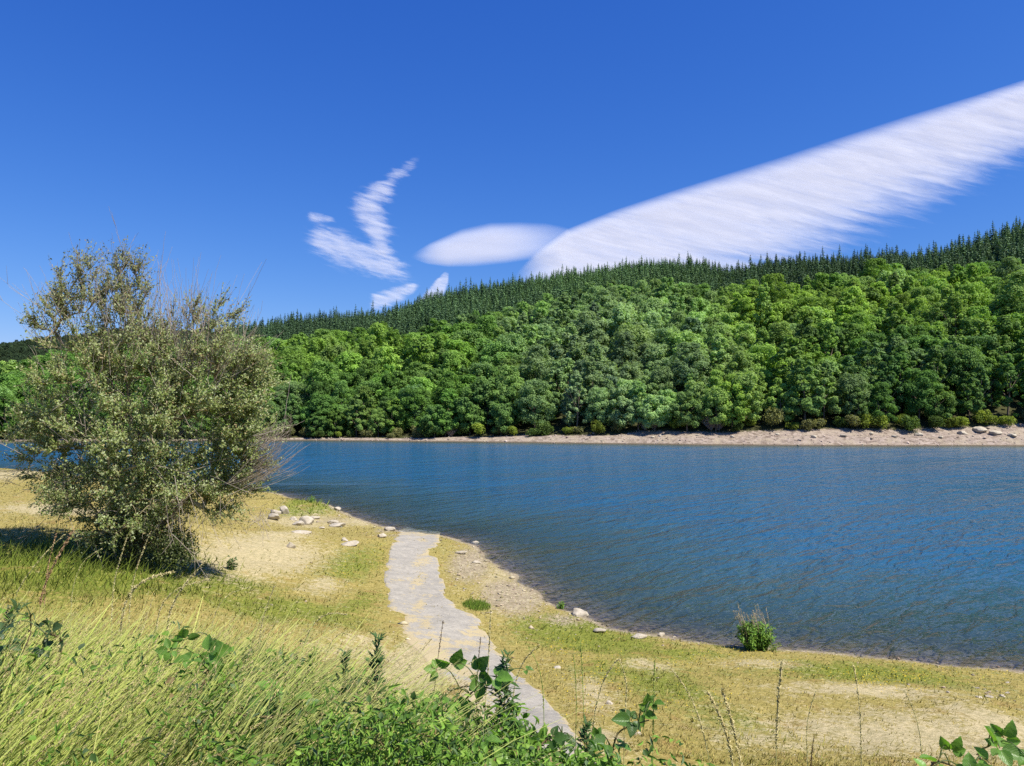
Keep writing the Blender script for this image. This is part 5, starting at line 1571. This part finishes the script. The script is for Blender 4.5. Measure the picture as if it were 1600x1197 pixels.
ST = [
    ('pale stalk with drooping plume, second from the left edge below the willow', [(18, 930), (50, 890), (80, 850), (100, 836)], 3.3, .3, 'oat'),
    ('reddish arching seed head leaning right, near the shadow left of the willow foot', [(62, 925), (85, 880), (102, 848), (114, 829)], 3.3, .32, 'plume'),
    ('short upright pale plume rising beside the reddish arching head', [(70, 910), (78, 868), (84, 840), (88, 834)], 3.4, .3, 'oat'),
    ('stalk arching to the right in front of the dark willow foot', [(112, 912), (125, 878), (142, 857), (158, 858)], 3.4, .3, 'thin'),
    ('straight stalk before the willow trunk, left of the tallest one', [(176, 905), (186, 880), (194, 855), (199, 836)], 3.3, .34, 'oat'),
    ('tallest straight stalk before the willow trunk', [(203, 915), (216, 880), (226, 850), (235, 832)], 3.3, .36, 'oat'),
    ('heavy seed head bowed to the right in front of the willow foot', [(190, 938), (215, 905), (240, 896), (270, 894)], 2.9, .4, 'plume'),
    ('pale stalk leaning right at the right edge of the willow shadow', [(262, 950), (290, 910), (308, 888), (322, 876)], 3.1, .34, 'plume'),
    ('thin stalk with fanned head leaning right above the grass', [(245, 945), (268, 918), (300, 910), (324, 906)], 3.0, .38, 'oat'),
    ('single stalk bent over, right of the willow shadow', [(330, 960), (352, 925), (372, 915), (390, 918)], 3.1, .34, 'thin'),
    ('thin upright stalk beside the bent-over one at the right end of the tall grass', [(405, 985), (415, 950), (425, 925), (428, 918)], 3.2, .26, 'oat'),
    ('arching pale stalk at the right end of the tall grass mass', [(470, 1010), (490, 968), (512, 948), (540, 960)], 3.0, .34, 'oat'),
    ('thin arching stalk between the tall grass and the two dark herbs', [(500, 1060), (515, 1000), (532, 975), (556, 998)], 3.0, .32, 'thin'),
    ('brown dry weed stalk standing in front of the sandy patch', [(678, 1080), (682, 1040), (688, 1005), (692, 972)], 2.7, .5, 'thin'),
    ('long pale straight stalk crossing the tarmac', [(756, 1120), (762, 1060), (765, 1000), (767, 952)], 2.6, .3, 'oat'),
    ('short dark stalk on the tarmac left of the long pale one', [(745, 1050), (748, 1025), (750, 1008), (751, 998)], 2.6, .4, 'thin'),
    ('stalk with hooked pale head over the right edge of the tarmac', [(800, 1080), (815, 1032), (828, 1012), (842, 1008)], 2.7, .34, 'oat'),
    ('green stalk pair-mate arching left of the tall green ones by the ramp', [(850, 1110), (848, 1060), (838, 1020), (826, 1012)], 2.7, .28, 'thin'),
    ('tall green stalk standing right of the tarmac with drooping tip', [(898, 1190), (901, 1110), (900, 1050), (896, 1024)], 2.5, .22, 'thin'),
    ('tallest green stalk right of the tarmac', [(914, 1190), (912, 1110), (910, 1050), (907, 1004)], 2.5, .22, 'thin'),
    ('pale hooked stalk left of the reddish bramble shoot', [(925, 1130), (938, 1075), (948, 1040), (964, 1032)], 2.6, .36, 'oat'),
    ('stalk curving right above the reddish bramble shoot', [(975, 1120), (982, 1075), (978, 1045), (968, 1030)], 2.6, .3, 'oat'),
    ('dense upright pale head with two drooping leaves, lower right', [(1212, 1200), (1214, 1130), (1217, 1075), (1222, 1034)], 2.4, .30, 'plume'),
    ('stalk leaning left from the bottom, left of the twin heads', [(1112, 1200), (1096, 1130), (1076, 1075), (1046, 1042)], 2.5, .36, 'oat'),
    ('left one of the twin thick heads leaning left at the bottom', [(1148, 1200), (1135, 1140), (1118, 1100), (1106, 1081)], 2.3, .42, 'plume'),
    ('right one of the twin thick heads leaning left at the bottom', [(1160, 1200), (1148, 1140), (1136, 1100), (1129, 1080)], 2.3, .42, 'plume'),
    ('thin straight stalk between the twin heads and the tall green stalks', [(1020, 1180), (1021, 1110), (1022, 1060), (1023, 1035)], 2.6, .3, 'oat'),
    ('thin stalk over the dry patch, right of the dense upright head', [(1262, 1180), (1258, 1130), (1268, 1090), (1275, 1080)], 2.6, .3, 'thin'),
    ('curved pale stalk over the dry patch in the lower right', [(1345, 1120), (1342, 1085), (1338, 1055), (1334, 1042)], 2.6, .36, 'oat'),
    ('rightmost pale stalk over the yellow flowers', [(1440, 1150), (1432, 1115), (1424, 1095), (1414, 1080)], 2.6, .36, 'thin'),
    ('dark dead stalk slanting up near the bottom, right of the dense upright head', [(1266, 1195), (1269, 1170), (1272, 1150)], 2.4, .3, 'thin'),
]
for i, (lb, pts, Y, hd, kd) in enumerate(ST):
    c = (.62, .54, .30)
    if 'green' in lb: c = (.34, .40, .11)
    if 'reddish arching' in lb: c = (.52, .34, .20)
    if 'brown' in lb or 'dark' in lb and 'dark herbs' not in lb and 'dark willow' not in lb: c = (.13, .085, .05)
    stalk(lb, pts, Y, 50 + i, hd, kd, c)

# ------------------------------------------------------------------ clouds: thin lens-shaped bodies of droplets high above the hills
def sky_pt(px, py, alt):
    d = ray(px, py); t = (alt - EYE) / d[2]
    return np.array([0, 0, EYE]) + d * t

def cloud(name, label, mat, upper, lower, alt, thick, dens, ns=90, nt=36, uvk=(.02, .10, .28), group=None, rim=None):
    """outline given by an upper and a lower edge (photo pixels); a closed lens between two skins at its own altitude."""
    def res(pl, n):
        pl = np.array(pl, float); w = np.concatenate([[0], np.cumsum(np.linalg.norm(np.diff(pl, axis=0), axis=1))])
        q = np.linspace(0, w[-1], n); return np.stack([np.interp(q, w, pl[:, 0]), np.interp(q, w, pl[:, 1])], 1)
    U, L = res(upper, ns), res(lower, ns)
    tt = np.linspace(0, 1, nt)
    P = U[:, None] * (1 - tt)[None, :, None] + L[:, None] * tt[None, :, None]
    Wp = np.array([[sky_pt(a, b, alt) for a, b in row] for row in P])
    ss = np.linspace(0, 1, ns)
    Sg, Tg = np.meshgrid(ss, tt, indexing='ij')
    lens = np.sqrt(np.clip(4 * Tg * (1 - Tg), 0, 1)) * np.sqrt(np.clip(np.minimum(Sg, 1 - Sg) * 8, 0, 1))
    D = dens(Sg, Tg)
    Rm = rim(Sg, Tg) if rim else sstep(0, .15, np.minimum(Sg, 1 - Sg)) * sstep(0, .22, Tg) * sstep(0, .22, 1 - Tg)
    Rm = Rm * sstep(0, .02, np.minimum(Sg, 1 - Sg)) * sstep(0, .01, Tg) * sstep(0, .01, 1 - Tg)
    top, bot = Wp.copy(), Wp.copy()
    top[..., 2] += lens * thick * .5; bot[..., 2] -= lens * thick * .5
    n = ns * nt; i = np.arange(n).reshape(ns, nt)
    F = np.stack([i[:-1, :-1], i[1:, :-1], i[1:, 1:], i[:-1, 1:]], -1).reshape(-1, 4)
    V = np.concatenate([top.reshape(-1, 3), bot.reshape(-1, 3)])
    FF = np.concatenate([F[:, ::-1], F + n])
    uv = np.stack([P[..., 0] * uvk[0], (P[..., 1] - uvk[2] * P[..., 0]) * uvk[1], Sg * 0], -1).reshape(-1, 3)      # streaks drawn out along the wind
    uv2 = uv + np.array([3.7, 1.9, 0])
    me = mesh(name, V, FF, M[mat], {'dens': np.concatenate([D.ravel()] * 2), 'rim': np.concatenate([Rm.ravel()] * 2), 'cuv': np.concatenate([uv, uv2])}, smooth=True)
    o = obj(name, me)
    tag(o, label, 'cloud', group)
    return o

cloud('lenticular_cloud', 'long white streaked cloud band rising from the hilltop to the upper right', 'cloud_band',
      [(800, 432), (838, 392), (885, 358), (960, 328), (1050, 298), (1140, 270), (1230, 242), (1320, 212), (1420, 180), (1520, 150), (1620, 118), (1760, 66)],
      [(800, 470), (870, 480), (960, 478), (1080, 478), (1200, 480), (1300, 465), (1400, 432), (1480, 395), (1540, 350), (1600, 312), (1680, 270), (1760, 230)],
      1500, 60, lambda s, t: .86 - 1.05 * sstep(np.interp(s, [0, .3, .6, .8, 1], [.6, .34, .20, .24, .30]), np.interp(s, [0, .3, .6, .8, 1], [1.7, 1.18, .90, .86, .98]), t), 120, 48, (.013, .095, .22), 'clouds', lambda s, t: sstep(-.015, .13, t) * sstep(0, .10, s))
cloud('lenticular_cloud', 'small smooth almond-shaped cloud left of the long white band', 'cloud_lens',
      [(640, 400), (672, 380), (720, 358), (765, 348), (810, 347), (850, 349), (890, 356)],
      [(640, 402), (668, 412), (700, 417), (740, 417), (790, 412), (840, 404), (900, 385)],
      1700, 80, lambda s, t: 1.0 - .25 * t, 60, 30, (.006, .05, .05), 'clouds', lambda s, t: sstep(0, .32, t) * sstep(0, .25, 1 - t) * sstep(0, .25, s) * (1 - .8 * sstep(.5, 1, s)))
cloud('wispy_cloud', 'tall feathery wisp leaning right, highest of the small clouds', 'cloud_wisp',
      [(656, 238), (630, 248), (608, 262), (590, 278), (560, 290), (538, 304), (534, 330), (548, 356), (568, 380), (584, 404)],
      [(660, 250), (650, 268), (634, 286), (624, 304), (622, 320), (620, 340), (626, 358), (630, 376), (626, 398), (612, 418)],
      2200, 30, lambda s, t: 1.0 * sstep(0, .45, t) * sstep(0, .5, 1 - t) * (.62 + .38 * sstep(.1, .5, s)), 80, 24, (.026, .115, .26), 'clouds')
cloud('wispy_cloud', 'thin feathery wisp spreading left below the tall one', 'cloud_wisp',
      [(466, 340), (500, 340), (540, 352), (580, 370), (620, 390), (660, 412)],
      [(466, 390), (500, 416), (540, 432), (575, 444), (612, 450), (660, 448)],
      2200, 30, lambda s, t: .85 * sstep(0, .35, t) * sstep(0, .45, 1 - t) * sstep(0, .2, s) * sstep(0, .3, 1 - s) + .05, 60, 24, (.026, .115, .26), 'clouds')
cloud('wispy_cloud', 'small pale wisp just above the treeline, left of the pointed one', 'cloud_wisp',
      [(570, 455), (595, 448), (625, 440), (660, 438)], [(570, 500), (600, 492), (628, 480), (660, 452)],
      2000, 30, lambda s, t: 1.0 * sstep(0, .35, t) * sstep(0, .5, 1 - t) * sstep(0, .2, s) * sstep(0, .2, 1 - s), 40, 20, (.026, .115, .26), 'clouds')
cloud('wispy_cloud', 'small pointed white wisp rising out of the treeline', 'cloud_wisp',
      [(640, 480), (660, 455), (680, 434), (697, 422)], [(680, 492), (696, 470), (704, 446), (703, 424)],
      2000, 30, lambda s, t: 1.0 * sstep(0, .3, t) * sstep(0, .3, 1 - t) * sstep(0, .15, s) * sstep(0, .1, 1 - s), 40, 20, (.026, .115, .26), 'clouds')
cloud('wispy_cloud', 'tiny faint wisp farthest left of the small clouds', 'cloud_wisp',
      [(474, 328), (486, 325), (500, 328), (528, 338)], [(474, 348), (490, 352), (506, 352), (528, 352)],
      2200, 20, lambda s, t: .8 * sstep(0, .5, t) * sstep(0, .4, 1 - t) * sstep(0, .3, s) * sstep(0, .3, 1 - s), 30, 16, (.026, .115, .26), 'clouds')
